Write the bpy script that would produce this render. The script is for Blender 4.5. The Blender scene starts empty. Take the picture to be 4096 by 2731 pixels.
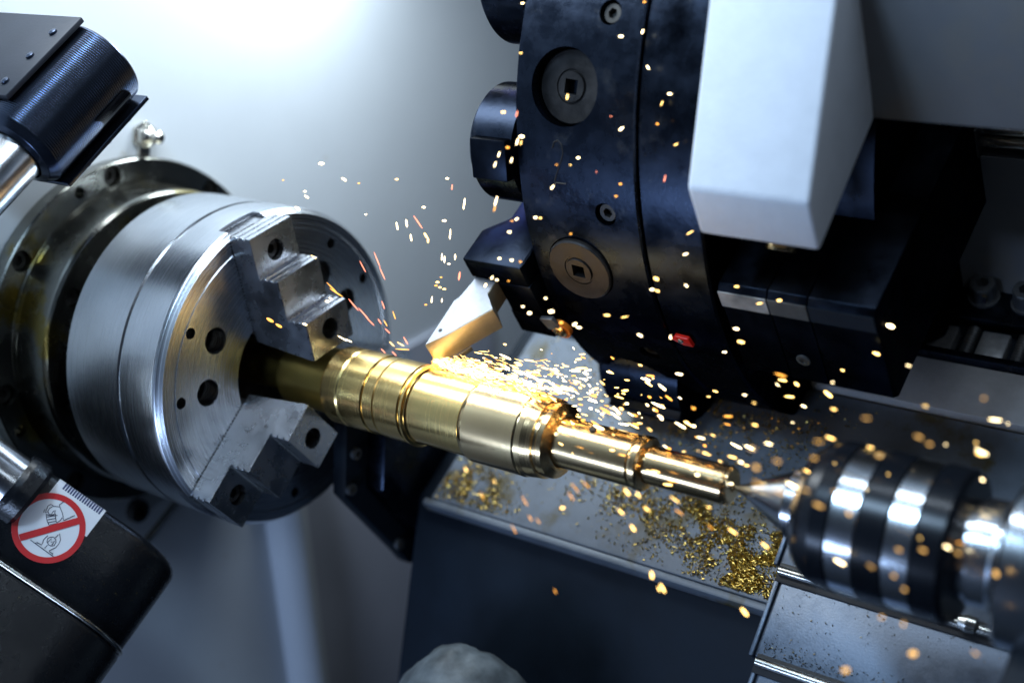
import bpy, bmesh, math, random
from mathutils import Vector, Matrix

# ------------------------------------------------------------------ scene, camera, light
scene = bpy.context.scene
COL = scene.collection
R = math.radians
random.seed(7)

# World axes: X along the spindle towards the tailstock, Z up. Origin = chuck face centre. Metres.
# Machine (slant bed) axes: a = up the 45 degree bed, v = into the bed.
S2 = math.sqrt(0.5)
AX = Vector((1, 0, 0)); AA = Vector((0, S2, S2)); AV = Vector((0, S2, -S2))
def M(x, a, v): return AX * x + AA * a + AV * v

cd = bpy.data.cameras.new('camera'); cam = bpy.data.objects.new('camera', cd); COL.objects.link(cam)
cd.lens = 46.52; cd.sensor_width = 36; cd.clip_start = 0.02; cd.clip_end = 20
right = Vector((0.8072, 0.5827, 0.0944)); up = Vector((-0.1761, 0.0849, 0.9807)); fwd = Vector((-0.5635, 0.8082, -0.1712))
mx = Matrix((right, up, -fwd)).transposed().to_4x4(); mx.translation = (0.6024, -0.6111, 0.1793)
cam.matrix_world = mx
cd.dof.use_dof = True; cd.dof.focus_distance = 0.765; cd.dof.aperture_fstop = 3.1
scene.camera = cam

world = bpy.data.worlds.new('World'); scene.world = world; world.use_nodes = True
bg = world.node_tree.nodes['Background']
bg.inputs[0].default_value = (0.42, 0.58, 1.0, 1); bg.inputs[1].default_value = 0.016

def area(name, loc, target, sx, sy, power, color, along=(1, 0, 0)):
    l = bpy.data.lights.new(name, 'AREA'); l.shape = 'RECTANGLE'; l.size = sx; l.size_y = sy
    l.energy = power; l.color = color
    o = bpy.data.objects.new(name, l); COL.objects.link(o)
    z = (Vector(loc) - Vector(target)).normalized(); x = Vector(along); x = (x - z * x.dot(z)).normalized()
    m = Matrix((x, z.cross(x), z)).transposed().to_4x4(); m.translation = loc; o.matrix_world = m
    return o
# lamp tube that starts at the headstock wall, ceiling lamp, two lamps on the door side
area('wall_lamp', (-0.070, 0.125, 0.370), (-0.04, 0.09, 0.0), 0.16, 0.08, 1.55, (0.80, 0.92, 1.0))
area('front_lamp', (-0.035, -0.165, 0.400), (0.10, 0.0, 0.02), 0.23, 0.16, 1.6, (0.84, 0.93, 1.0))
area('ceiling_lamp', (0.31, -0.27, 0.66), (0.05, -0.10, 0.05), 0.40, 0.05, 1.5, (0.70, 0.84, 1.0))
area('door_lamp', (0.14, -0.64, 0.56), (0.29, 0.0, 0.16), 0.15, 0.15, 3.3, (0.50, 0.73, 1.0))
area('side_lamp', (0.80, -0.50, 0.38), (0.40, 0.15, 0.03), 0.10, 0.10, 0.28, (0.76, 0.88, 1.0))
area('low_lamp', (-0.02, -0.58, -0.40), (-0.02, 0.10, -0.14), 0.36, 0.10, 2.3, (0.46, 0.64, 1.0))

cy = scene.cycles; cy.max_bounces = 6; cy.diffuse_bounces = 2; cy.glossy_bounces = 4
vs = scene.view_settings
vs.view_transform = 'Standard'; vs.look = 'None'; vs.exposure = 0.0; vs.gamma = 1.0; vs.use_curve_mapping = False

# ------------------------------------------------------------------ materials
MAT = {}
def mat(name, base, metal=0.0, rough=0.5, noise=0.0, nscale=40.0, bump=0.0, bscale=200.0, aniso=0.0, rvar=0.0, spec=0.5, coat=0.0, tint=None, tintscale=12.0, tintlo=0.52, tinthi=0.62):
    m = bpy.data.materials.new(name); m.use_nodes = True; nt = m.node_tree; n = nt.nodes; L = nt.links
    p = n['Principled BSDF']
    p.inputs['Base Color'].default_value = (*base, 1); p.inputs['Metallic'].default_value = metal
    p.inputs['Roughness'].default_value = rough; p.inputs['Specular IOR Level'].default_value = spec
    p.inputs['Coat Weight'].default_value = coat
    tc = n.new('ShaderNodeTexCoord')
    col = None
    if noise or rvar:
        t = n.new('ShaderNodeTexNoise'); t.inputs['Scale'].default_value = nscale; t.inputs['Detail'].default_value = 8; t.inputs['Roughness'].default_value = 0.65
        L.new(tc.outputs['Object'], t.inputs['Vector'])
        if noise:
            r = n.new('ShaderNodeMapRange'); r.inputs[1].default_value = 0.3; r.inputs[2].default_value = 0.7
            r.inputs[3].default_value = 1 - noise; r.inputs[4].default_value = 1 + noise
            L.new(t.outputs['Fac'], r.inputs[0])
            mul = n.new('ShaderNodeVectorMath'); mul.operation = 'SCALE'; mul.inputs[0].default_value = base
            L.new(r.outputs[0], mul.inputs['Scale']); col = mul.outputs[0]; L.new(col, p.inputs['Base Color'])
        if rvar:
            r2 = n.new('ShaderNodeMapRange'); r2.inputs[1].default_value = 0.3; r2.inputs[2].default_value = 0.7
            r2.inputs[3].default_value = max(0.03, rough - rvar); r2.inputs[4].default_value = rough + rvar
            L.new(t.outputs['Fac'], r2.inputs[0]); L.new(r2.outputs[0], p.inputs['Roughness'])
    if tint:
        t = n.new('ShaderNodeTexNoise'); t.inputs['Scale'].default_value = tintscale; t.inputs['Detail'].default_value = 7; t.inputs['Roughness'].default_value = 0.6
        L.new(tc.outputs['Object'], t.inputs['Vector'])
        r = n.new('ShaderNodeMapRange'); r.inputs[1].default_value = tintlo; r.inputs[2].default_value = tinthi; L.new(t.outputs['Fac'], r.inputs[0])
        mixn = n.new('ShaderNodeMix'); mixn.data_type = 'RGBA'
        L.new(r.outputs[0], mixn.inputs[0])
        if col: L.new(col, mixn.inputs[6])
        else: mixn.inputs[6].default_value = (*base, 1)
        mixn.inputs[7].default_value = (*tint, 1); L.new(mixn.outputs[2], p.inputs['Base Color'])
    if bump:
        t = n.new('ShaderNodeTexNoise'); t.inputs['Scale'].default_value = bscale; t.inputs['Detail'].default_value = 4
        L.new(tc.outputs['Object'], t.inputs['Vector'])
        b = n.new('ShaderNodeBump'); b.inputs['Strength'].default_value = bump; b.inputs['Distance'].default_value = 0.001
        L.new(t.outputs['Fac'], b.inputs['Height']); L.new(b.outputs[0], p.inputs['Normal'])
    if aniso:
        p.inputs['Anisotropic'].default_value = aniso
        tg = n.new('ShaderNodeTangent'); tg.direction_type = 'RADIAL'; tg.axis = 'X'; L.new(tg.outputs[0], p.inputs['Tangent'])
    if name.startswith('black'): p.inputs['Specular Tint'].default_value = (0.12, 0.16, 0.25, 1)
    MAT[name] = m
    return m
def turned(name, base, rough, scale, strength, rvar=0.05, aniso=0.5, tint=None):
    """machined metal: fine turning lines that run round the X axis, plus tiny roughness streaks"""
    m = mat(name, base, 1.0, rough, aniso=aniso)
    nt = m.node_tree; n = nt.nodes; L = nt.links; p = n['Principled BSDF']
    tc = n.new('ShaderNodeTexCoord'); sx = n.new('ShaderNodeSeparateXYZ'); L.new(tc.outputs['Object'], sx.inputs[0])
    ln = n.new('ShaderNodeVectorMath'); ln.operation = 'LENGTH'
    cmb = n.new('ShaderNodeCombineXYZ'); L.new(sx.outputs[1], cmb.inputs[1]); L.new(sx.outputs[2], cmb.inputs[2]); L.new(cmb.outputs[0], ln.inputs[0])
    ad = n.new('ShaderNodeMath'); ad.operation = 'ADD'; L.new(sx.outputs[0], ad.inputs[0]); L.new(ln.outputs['Value'], ad.inputs[1])
    t = n.new('ShaderNodeTexNoise'); t.noise_dimensions = '1D'; t.inputs['Scale'].default_value = scale; t.inputs['Detail'].default_value = 5
    L.new(ad.outputs[0], t.inputs['W'])
    b = n.new('ShaderNodeBump'); b.inputs['Strength'].default_value = strength; b.inputs['Distance'].default_value = 0.0004
    L.new(t.outputs['Fac'], b.inputs['Height']); L.new(b.outputs[0], p.inputs['Normal'])
    r2 = n.new('ShaderNodeMapRange'); r2.inputs[1].default_value = 0.3; r2.inputs[2].default_value = 0.7
    r2.inputs[3].default_value = max(0.04, rough - rvar); r2.inputs[4].default_value = rough + rvar
    L.new(t.outputs['Fac'], r2.inputs[0]); L.new(r2.outputs[0], p.inputs['Roughness'])
    t2 = n.new('ShaderNodeTexNoise'); t2.inputs['Scale'].default_value = 22; t2.inputs['Detail'].default_value = 6
    L.new(tc.outputs['Object'], t2.inputs['Vector'])
    r = n.new('ShaderNodeMapRange'); r.inputs[1].default_value = 0.3; r.inputs[2].default_value = 0.7; r.inputs[3].default_value = 0.82; r.inputs[4].default_value = 1.08
    L.new(t2.outputs['Fac'], r.inputs[0])
    mul = n.new('ShaderNodeVectorMath'); mul.operation = 'SCALE'; mul.inputs[0].default_value = base
    L.new(r.outputs[0], mul.inputs['Scale']); L.new(mul.outputs[0], p.inputs['Base Color'])
    return m
def glow(name, color, strength):
    m = bpy.data.materials.new(name); m.use_nodes = True; n = m.node_tree.nodes
    p = n['Principled BSDF']; p.inputs['Base Color'].default_value = (0, 0, 0, 1)
    p.inputs['Emission Color'].default_value = (*color, 1); p.inputs['Emission Strength'].default_value = strength
    MAT[name] = m; return m

mat('wall_paint', (0.66, 0.70, 0.74), 0.0, 0.45, noise=0.04, nscale=6, bump=0.08, bscale=500, tint=(0.50, 0.47, 0.40), tintscale=42, tintlo=0.69, tinthi=0.80)
mat('box_paint', (0.78, 0.82, 0.88), 0.0, 0.5, noise=0.05, nscale=60, bump=0.18, bscale=420)
mat('panel_paint', (0.165, 0.17, 0.18), 0.0, 0.5, noise=0.08, nscale=14, bump=0.1, bscale=300, tint=(0.2, 0.19, 0.17), tintscale=9)
mat('guard_paint', (0.50, 0.52, 0.60), 0.0, 0.42, noise=0.05, nscale=12, bump=0.06, bscale=300)
mat('navy_paint', (0.008, 0.013, 0.021), 0.0, 0.6, noise=0.35, nscale=16, bump=0.1, bscale=200, spec=0.18, rvar=0.1)
turned('steel_turned', (0.70, 0.73, 0.77), 0.24, 2600, 0.09, 0.06, 0.7)
turned('steel_polished', (0.80, 0.83, 0.86), 0.20, 1800, 0.04, 0.04, 0.3)
mat('jaw_steel', (0.50, 0.52, 0.56), 1.0, 0.27, noise=0.12, nscale=50, rvar=0.08, bump=0.05, bscale=700)
turned('brass', (1.0, 0.67, 0.25), 0.22, 2400, 0.07, 0.06, 0.0)
turned('brass_pale', (1.0, 0.70, 0.36), 0.19, 2400, 0.06, 0.05, 0.0)  # paler tone stands in for silvery reflections towards the right end
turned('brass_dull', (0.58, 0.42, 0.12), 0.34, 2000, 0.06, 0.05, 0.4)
mat('black_oxide', (0.020, 0.026, 0.040), 0.95, 0.27, noise=0.45, nscale=38, rvar=0.13, bump=0.07, bscale=420, tint=(0.075, 0.078, 0.085), tintscale=55, tintlo=0.60, tinthi=0.80)
mat('black_block', (0.013, 0.017, 0.026), 0.95, 0.36, noise=0.4, nscale=60, rvar=0.1, bump=0.07, bscale=500)
mat('plug_grey', (0.032, 0.031, 0.032), 0.7, 0.42, noise=0.35, nscale=90, rvar=0.12, bump=0.12, bscale=600)
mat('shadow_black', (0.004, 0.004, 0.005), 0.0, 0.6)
mat('flange_metal', (0.27, 0.27, 0.245), 1.0, 0.24, noise=0.15, nscale=30, rvar=0.08, bump=0.05, bscale=300, tint=(0.30, 0.24, 0.08), tintscale=26, tintlo=0.56, tinthi=0.64)
mat('flange_dark', (0.05, 0.048, 0.045), 0.6, 0.38, noise=0.3, nscale=30, rvar=0.1)
mat('tool_silver', (0.30, 0.32, 0.355), 0.85, 0.42, noise=0.07, nscale=300, bump=0.16, bscale=1500)
mat('tool_spark_tan', (0.46, 0.41, 0.31), 0.8, 0.42, noise=0.12, nscale=160, bump=0.1, bscale=900)
mat('ribbed_black', (0.055, 0.07, 0.105), 0.9, 0.22, noise=0.2, nscale=80)
mat('gloss_black', (0.004, 0.004, 0.006), 0.0, 0.12)
mat('plate_blue_black', (0.014, 0.018, 0.028), 0.2, 0.5, noise=0.15, nscale=40, bump=0.08, bscale=600)
mat('housing_black', (0.006, 0.007, 0.009), 0.0, 0.27, rvar=0.08, nscale=50, bump=0.22, bscale=900)
mat('tube_steel', (0.62, 0.64, 0.67), 1.0, 0.24, noise=0.12, nscale=40, rvar=0.07)
mat('cover_steel', (0.15, 0.18, 0.23), 0.85, 0.45, noise=0.2, nscale=120, rvar=0.08, bump=0.12, bscale=900)
mat('rod_steel', (0.66, 0.64, 0.58), 1.0, 0.25, noise=0.12, nscale=80, rvar=0.06)
mat('bed_steel', (0.14, 0.165, 0.20), 0.15, 0.5, noise=0.2, nscale=30, rvar=0.1, bump=0.1, bscale=200, tint=(0.10, 0.08, 0.03), tintscale=22, tintlo=0.55, tinthi=0.66)
mat('drum_black', (0.007, 0.009, 0.013), 0.0, 0.26, noise=0.2, nscale=40, spec=0.3)
mat('rail_grey', (0.46, 0.46, 0.46), 0.2, 0.5, noise=0.15, nscale=50, bump=0.1, bscale=300)
mat('bolt_steel', (0.20, 0.21, 0.22), 0.8, 0.4, noise=0.2, nscale=90)
mat('nipple_steel', (0.60, 0.58, 0.52), 1.0, 0.2)
mat('sticker_white', (0.72, 0.74, 0.78), 0.0, 0.3)
mat('sticker_red', (0.55, 0.015, 0.02), 0.0, 0.3)
mat('sticker_ink', (0.03, 0.03, 0.06), 0.0, 0.4)
mat('label_blue', (0.02, 0.035, 0.12), 0.0, 0.4)
mat('insert_red', (0.75, 0.02, 0.01), 0.0, 0.3)
mat('insert_gold', (0.75, 0.55, 0.28), 1.0, 0.25)
mat('insert_orange', (0.8, 0.25, 0.03), 0.3, 0.35)
mat('chip_brass', (0.62, 0.45, 0.12), 1.0, 0.28)
mat('chip_dark', (0.22, 0.18, 0.11), 1.0, 0.3)
mat('lump_grey', (0.085, 0.10, 0.11), 0.1, 0.6, noise=0.6, nscale=45, bump=0.6, bscale=60)
mat('seal_dark', (0.02, 0.02, 0.022), 0.0, 0.5)
mat('worn_sheen_steel', (0.52, 0.53, 0.54), 0.7, 0.4, noise=0.35, nscale=60, rvar=0.1, bump=0.1, bscale=300)
mat('engrave', (0.006, 0.006, 0.007), 0.0, 0.6)
glow('spark_white', (1.0, 0.78, 0.42), 9.0)
glow('spark_yellow', (1.0, 0.62, 0.18), 6.0)
glow('spark_orange', (1.0, 0.42, 0.06), 3.6)
glow('spark_dim', (1.0, 0.56, 0.16), 2.2)
glow('spark_red', (1.0, 0.28, 0.16), 3.4)

# ------------------------------------------------------------------ builders
def thing(name, label, cat, loc=(0, 0, 0), group=None):
    o = bpy.data.objects.new(name, None); COL.objects.link(o); o.location = loc; o.empty_display_size = 0.01
    o['label'] = label; o['category'] = cat
    if group: o['group'] = group
    return o
def tag(o, label, cat, group=None):
    o['label'] = label; o['category'] = cat
    if group: o['group'] = group
    return o
def root_loc(p):
    while p.parent: p = p.parent
    return Vector(p.location)
def obj(name, data, material, parent=None, loc=None, bevel=0.0, smooth=35, seg=2):
    """one mesh object from (verts, faces) in world metres; parented pieces share their root's frame"""
    vs_, fs_ = data
    off = root_loc(parent) if parent else Vector(loc or (0, 0, 0))
    me = bpy.data.meshes.new(name); me.from_pydata([Vector(v) - off for v in vs_], [], fs_)
    bm = bmesh.new(); bm.from_mesh(me); bmesh.ops.recalc_face_normals(bm, faces=bm.faces)
    if bevel:
        ed = [e for e in bm.edges if len(e.link_faces) == 2 and e.calc_face_angle(0) > R(25)]
        bmesh.ops.bevel(bm, geom=ed, offset=bevel, segments=seg, profile=0.5, affect='EDGES', clamp_overlap=True)
    for f in bm.faces: f.smooth = True
    for e in bm.edges:
        e.smooth = not (len(e.link_faces) == 2 and e.calc_face_angle(0) > R(smooth))
    bm.to_mesh(me); bm.free()
    me.materials.append(MAT[material])
    o = bpy.data.objects.new(name, me); COL.objects.link(o)
    if parent: o.parent = parent
    else: o.location = off
    return o
def join(*ds):
    V, Fc = [], []
    for v, f in ds:
        n = len(V); V += list(v); Fc += [[i + n for i in q] for q in f]
    return V, Fc
def lathe(prof, n=96, frame=None, closed=False):
    """revolve (along, radius) points round an axis; frame = (origin, axis, side)"""
    o, ax, s = frame or (Vector((0, 0, 0)), AX, Vector((0, 1, 0)))
    ax = Vector(ax).normalized(); s = (Vector(s) - ax * Vector(s).dot(ax)).normalized(); t = ax.cross(s)
    V, Fc, rows = [], [], []
    pp = [prof[0]]                                       # support loops keep long flats flat under smooth shading
    for (x0, r0), (x1, r1) in zip(prof, prof[1:]):
        L_ = math.hypot(x1 - x0, r1 - r0)
        if L_ > 0.003 and n > 20:
            k = 0.0004 / L_; pp += [(x0 + (x1 - x0) * k, r0 + (r1 - r0) * k), (x1 - (x1 - x0) * k, r1 - (r1 - r0) * k)]
        pp.append((x1, r1))
    for x, r in pp:
        if r < 1e-6: rows.append([len(V)]); V.append(o + ax * x)
        else:
            rows.append(list(range(len(V), len(V) + n)))
            for i in range(n):
                w = 2 * math.pi * i / n; V.append(o + ax * x + (s * math.cos(w) + t * math.sin(w)) * r)
    pairs = list(zip(rows, rows[1:])) + ([(rows[-1], rows[0])] if closed else [])
    for A, B in pairs:
        if len(A) == 1 and len(B) == 1: continue
        for i in range(n):
            j = (i + 1) % n
            if len(A) == 1: Fc.append([A[0], B[i], B[j]])
            elif len(B) == 1: Fc.append([A[i], A[j], B[0]])
            else: Fc.append([A[i], A[j], B[j], B[i]])
    return V, Fc
def prism(poly, o, e1, e2, e3, d0, d1):
    """polygon in the (e1, e2) plane at o, extruded along e3 from d0 to d1"""
    n = len(poly); V = [o + e1 * p + e2 * q + e3 * d for d in (d0, d1) for p, q in poly]
    return V, [list(range(n)), list(range(n, 2 * n))] + [[i, (i + 1) % n, n + (i + 1) % n, n + i] for i in range(n)]
def box(lo, hi, fr=(Vector((0, 0, 0)), Vector((1, 0, 0)), Vector((0, 1, 0)), Vector((0, 0, 1)))):
    o, e1, e2, e3 = fr
    return prism([(lo[0], lo[1]), (hi[0], lo[1]), (hi[0], hi[1]), (lo[0], hi[1])], o, e1, e2, e3, lo[2], hi[2])
O0 = Vector((0, 0, 0)); EY = Vector((0, 1, 0)); EZ = Vector((0, 0, 1))
MF = (O0, AX, AA, AV)                                   # machine frame
def tube(pts, r, n=16, cap=True):
    pts = [Vector(p) for p in pts]; V, Fc = [], []
    rr = r if isinstance(r, (list, tuple)) else [r] * len(pts)
    ref = None
    for k, p in enumerate(pts):
        d = (pts[min(k + 1, len(pts) - 1)] - pts[max(k - 1, 0)]).normalized()
        if ref is None: ref = d.orthogonal().normalized()
        s = (ref - d * ref.dot(d)).normalized(); ref = s; t = d.cross(s)
        for i in range(n):
            w = 2 * math.pi * i / n; V.append(p + (s * math.cos(w) + t * math.sin(w)) * rr[k])
    for k in range(len(pts) - 1):
        for i in range(n):
            j = (i + 1) % n; Fc.append([k * n + i, k * n + j, (k + 1) * n + j, (k + 1) * n + i])
    if cap: Fc += [list(range(n)), list(range((len(pts) - 1) * n, len(pts) * n))]
    return V, Fc
def cut(o, cutters):
    """real holes: subtract the cutter solids from a mesh and keep the result as its mesh"""
    V, Fc = join(*cutters); off = root_loc(o) if o.parent else Vector(o.location)
    me = bpy.data.meshes.new('cutter'); me.from_pydata([Vector(v) for v in V], [], Fc)
    bm = bmesh.new(); bm.from_mesh(me); bmesh.ops.recalc_face_normals(bm, faces=bm.faces); bm.to_mesh(me); bm.free()
    c = bpy.data.objects.new('cutter', me); COL.objects.link(c)
    md = o.modifiers.new('b', 'BOOLEAN'); md.object = c; md.operation = 'DIFFERENCE'; md.solver = 'EXACT'
    dg = bpy.context.evaluated_depsgraph_get(); dg.update()
    new = bpy.data.meshes.new_from_object(o.evaluated_get(dg))
    o.modifiers.clear(); old = o.data; nm = old.name; o.data = new; bpy.data.meshes.remove(old); new.name = nm
    bpy.data.objects.remove(c); bpy.data.meshes.remove(me)
    bm = bmesh.new(); bm.from_mesh(new)
    for f in bm.faces: f.smooth = True
    for e in bm.edges: e.smooth = not (len(e.link_faces) == 2 and e.calc_face_angle(0) > R(30))
    bm.to_mesh(new); bm.free()
def cyl(o, ax, r, h0, h1, n=32):
    return lathe([(h0, 0), (h0, r), (h1, r), (h1, 0)], n, (Vector(o), ax, Vector(ax).orthogonal()))
def copy_tree(o, parent=None):
    c = o.copy(); COL.objects.link(c); c.parent = parent
    for ch in [k for k in o.children]: copy_tree(ch, c)
    return c
def polar(x, r, deg, cy=0.0, cz=0.0):
    return Vector((x, cy + r * math.cos(R(deg)), cz + r * math.sin(R(deg))))
def cap_screw(name, parent, o, ax, r, h, material='bolt_steel'):
    """socket head screw: chamfered head with a hexagon socket sunk into it"""
    ax = Vector(ax).normalized(); s = ax.orthogonal().normalized(); t = ax.cross(s); n = 24
    V, Fc = lathe([(0, r), (h * 0.9, r), (h, r * 0.93), (h, r * 0.56)], n, (Vector(o), ax, s))
    b = len(V) - n
    k = len(V)
    for z in (h, h * 0.35):
        for i in range(6):
            w = math.pi / 3 * i; V.append(Vector(o) + ax * z + (s * math.cos(w) + t * math.sin(w)) * r * 0.54)
    for i in range(6):
        for q in range(4): Fc.append([b + i * 4 + q, b + (i * 4 + q + 1) % n, k + (i if q < 2 else (i + 1) % 6)])
        Fc.append([b + (i * 4 + 2) % n, k + (i + 1) % 6, k + i])
        Fc.append([k + i, k + (i + 1) % 6, k + 6 + (i + 1) % 6, k + 6 + i])
    Fc.append([k + 6 + i for i in range(6)])
    return obj(name, (V, Fc), material, parent)

# ------------------------------------------------------------------ setting
def struct(name, data, material, parent=None, **k):
    o = obj(name, data, material, parent, **k)
    if not parent: o['kind'] = 'structure'
    return o
wall = struct('wall', box((-0.175, -0.75, -0.75), (-0.155, 0.75, 0.85)), 'wall_paint')
# seam of two wall sheets: a folded lip that runs down below the spindle flange
obj('seam_lip', tube([(-0.1545, 0.052, -0.134), (-0.1545, 0.010, -0.172)], 0.0022, 8), 'flange_metal', wall)

bed = struct('bed', prism([(0.0, 0.13), (0.46, 0.13), (0.46, 0.60), (-0.30, 0.60), (-0.30, 0.40)], O0, AA, AV, AX, 0.045, 1.1), 'navy_paint', bevel=0.003)
obj('bed_plate', box((0.06, -0.001, 0.124), (1.1, 0.152, 0.1295), MF), 'bed_steel', bed, bevel=0.0012)
obj('edge_strip', box((0.055, -0.0065, 0.1245), (1.1, -0.0012, 0.134), MF), 'bed_steel', bed, bevel=0.0015)
floor = struct('tray_floor', box((-0.155, -0.8, -0.62), (1.2, 0.75, -0.60)), 'navy_paint')
# folded guard sheet standing between wall and bed, lighter paint standing in for light on its fold
fold0 = Vector((-0.150, 0.138, -0.085)); fold1 = Vector((-0.150, 0.203, -0.33)); fd = (fold1 - fold0).normalized()
fe = (EY - fd * fd.y).normalized()
guard = thing('guard_sheet', 'grey folded guard sheet with a bright rounded fold below the chuck', 'guard', fold0)
obj('sheet', prism([(0.004, 0.0), (0.30, -0.002), (0.30, -0.005), (0.004, -0.005)], fold0, fe, AX, fd, 0.0, 0.46), 'guard_paint', guard)
g = [(0.017 * math.cos(R(w)), 0.020 * math.sin(R(w))) for w in range(180, -1, -12)]
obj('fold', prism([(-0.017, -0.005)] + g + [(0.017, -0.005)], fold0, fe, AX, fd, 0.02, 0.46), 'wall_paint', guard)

# rear panels right of the white box
panel = tag(obj('upper_panel', prism([(0.1706, -0.1015), (0.1985, -0.30), (0.2145, -0.30), (0.1866, -0.0985)], O0, AA, AV, AX, 0.30, 0.85), 'panel_paint', loc=M(0.35, 0.17, -0.10), bevel=0.001),
            'large plain grey sheet panel in the upper right corner', 'panel')
lp = thing('slotted_panel', 'dim grey panel with a black slot and steel rods, far right', 'panel', M(0.34, 0.25, 0.0))
obj('sheet', join(box((0.20, 0.25, -0.16), (0.345, 0.27, 0.13), MF), box((0.345, 0.25, -0.16), (0.80, 0.27, -0.0275), MF), box((0.345, 0.25, -0.003), (0.80, 0.27, 0.13), MF)), 'panel_paint', lp)
obj('slot_back', box((0.34, 0.272, -0.04), (0.80, 0.28, 0.005), MF), 'shadow_black', lp)
obj('slider', box((0.350, 0.246, -0.026), (0.372, 0.262, -0.0045), MF), 'shadow_black', lp, bevel=0.0008)
for v0 in (-0.0205, -0.0105):
    obj('rod', cyl(M(0.372, 0.256, v0), AX, 0.0042, 0, 0.42, 16), 'rod_steel', lp)

# clamping ledge with screws and blocks behind the tailstock
rail = tag(obj('rail_strip', box((0.28, 0.1535, 0.118), (1.0, 0.190, 0.1305), MF), 'rail_grey', loc=M(0.34, 0.153, 0.13), bevel=0.0008), 'light grey guide rail strip behind the ribbed tailstock drum', 'rail')
tag(obj('rail_strip_lip', box((0.28, 0.1905, 0.112), (1.0, 0.1955, 0.1305), MF), 'black_oxide', loc=M(0.34, 0.19, 0.13), bevel=0.0006), 'thin black strip lying along the grey rail', 'strip')
led = thing('clamp_ledge', 'dark clamp ledge along the bed under three socket screws', 'ledge', M(0.33, 0.226, 0.13))
obj('ledge_top', box((0.29, 0.2255, 0.116), (1.0, 0.29, 0.122), MF), 'black_oxide', led, bevel=0.0008)
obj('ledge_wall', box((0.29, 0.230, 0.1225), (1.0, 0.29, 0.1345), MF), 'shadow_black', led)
for k, (x0, x1) in enumerate(((0.338, 0.3545), (0.3695, 0.387), (0.402, 0.419))):
    tag(obj('clamp_block', box((x0, 0.1965, 0.1215), (x1, 0.2215, 0.1345), MF), 'worn_sheen_steel', loc=M(x0, 0.2, 0.13), bevel=0.001),
        ('worn grey clamp block under the ledge, nearest the turret', 'worn grey clamp block under the ledge, middle of three', 'worn grey clamp block under the ledge, at the right edge')[k], 'block', 'clamp blocks under the ledge')
for k, x in enumerate((0.3625, 0.394)):
    pts = []
    for i in range(26): pts.append((i * 0.0011, 0.0042 if i % 2 else 0.0034))
    tag(obj('threaded_stud', lathe(pts, 20, (M(x, 0.1975, 0.127), AA, AX)), 'bolt_steel', loc=M(x, 0.1975, 0.127)), ('threaded steel stud between the first and middle clamp blocks', 'threaded steel stud right of the middle clamp block')[k], 'stud', 'studs by the clamp blocks')
for k, x in enumerate((0.338, 0.3635, 0.3905)):
    t = thing('socket_screw', ('socket head screw on the dark ledge, half hidden by the turret block', 'socket head screw with a yellow paint mark on the dark ledge', 'socket head screw on the dark ledge at the right picture edge')[k], 'screw', M(x, 0.2440, 0.1160), 'socket screws on the ledge')
    obj('washer', cyl(M(x, 0.2440, 0.1160), -AV, 0.0100, 0, 0.0015, 28), 'bolt_steel', t)
    cap_screw('head', t, M(x, 0.2440, 0.1145), -AV, 0.0082, 0.0125)
    if k == 1: obj('paint_mark', box((x + 0.0022, 0.2353, 0.1050), (x + 0.0045, 0.2361, 0.1115), MF), 'insert_gold', t)

# dark bracket at the head end of the bed
br = thing('bed_end_bracket', 'dark chamfered bracket bolted to the left end of the bed', 'bracket', (0.03, 0.05, -0.12))
bp = [(0.0285, -0.035), (0.0326, -0.0858), (0.0941, -0.1376), (0.108, -0.150), (0.135, -0.150), (0.135, -0.035)]
obj('end_plate', prism(bp, O0, EY, EZ, AX, 0.018, 0.030), 'navy_paint', br, bevel=0.0015)
obj('inner_block', prism([(0.050, -0.040), (0.052, -0.082), (0.105, -0.128), (0.15, -0.14), (0.15, -0.03)], O0, EY, EZ, AX, 0.0302, 0.046), 'black_oxide', br, bevel=0.0015)
for y, z in ((0.0385, -0.056), (0.0365, -0.0805), (0.0925, -0.131)):
    cap_screw('bolt', br, (0.030, y, z), AX, 0.0042, 0.0030)
bm = bmesh.new(); bmesh.ops.create_icosphere(bm, subdivisions=5, radius=1.0)
from mathutils import noise as mnoise
for v in bm.verts:
    d = 1 + 0.05 * mnoise.fractal(v.co * 2.2, 1.0, 2.0, 4) + 0.015 * mnoise.fractal(v.co * 8, 1.0, 2.0, 3)
    v.co = Vector((v.co.x * 0.062 * d, v.co.y * 0.060 * d, v.co.z * 0.10 * d)) + Vector((0.150, 0.022, -0.252))
lump = ([v.co.copy() for v in bm.verts], [[q.index for q in f.verts] for f in bm.faces]); bm.free()
tag(obj('swarf_heap', lump, 'lump_grey', loc=(0.150, 0.022, -0.34), smooth=80), 'blurred mottled grey heap at the bottom of the tray', 'heap')

# ------------------------------------------------------------------ spindle flange and wall fittings
fl = thing('spindle_flange', 'round bolted spindle flange with oil stains behind the chuck', 'flange', (-0.155, 0, 0))
disc = obj('disc', lathe([(-0.155, 0.05), (-0.155, 0.1222), (-0.1545, 0.1232), (-0.1436, 0.1232), (-0.1426, 0.1222), (-0.1426, 0.1088), (-0.1436, 0.1082), (-0.1436, 0.1068), (-0.1426, 0.1062), (-0.1426, 0.05)], 128, closed=True), 'flange_metal', fl)
cut(disc, [cyl(polar(-0.1426, 0.1148, a), AX, 0.0072, -0.009, 0.005, 28) for a in range(17, 377, 45)] + [cyl(polar(-0.1426, 0.1148, a), AX, 0.0042, -0.009, 0.005, 20) for a in range(31, 391, 90)])
for a in range(17, 377, 45): cap_screw('screw', fl, polar(-0.1512, 0.1148, a), AX, 0.0063, 0.0045, 'flange_dark')
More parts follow.
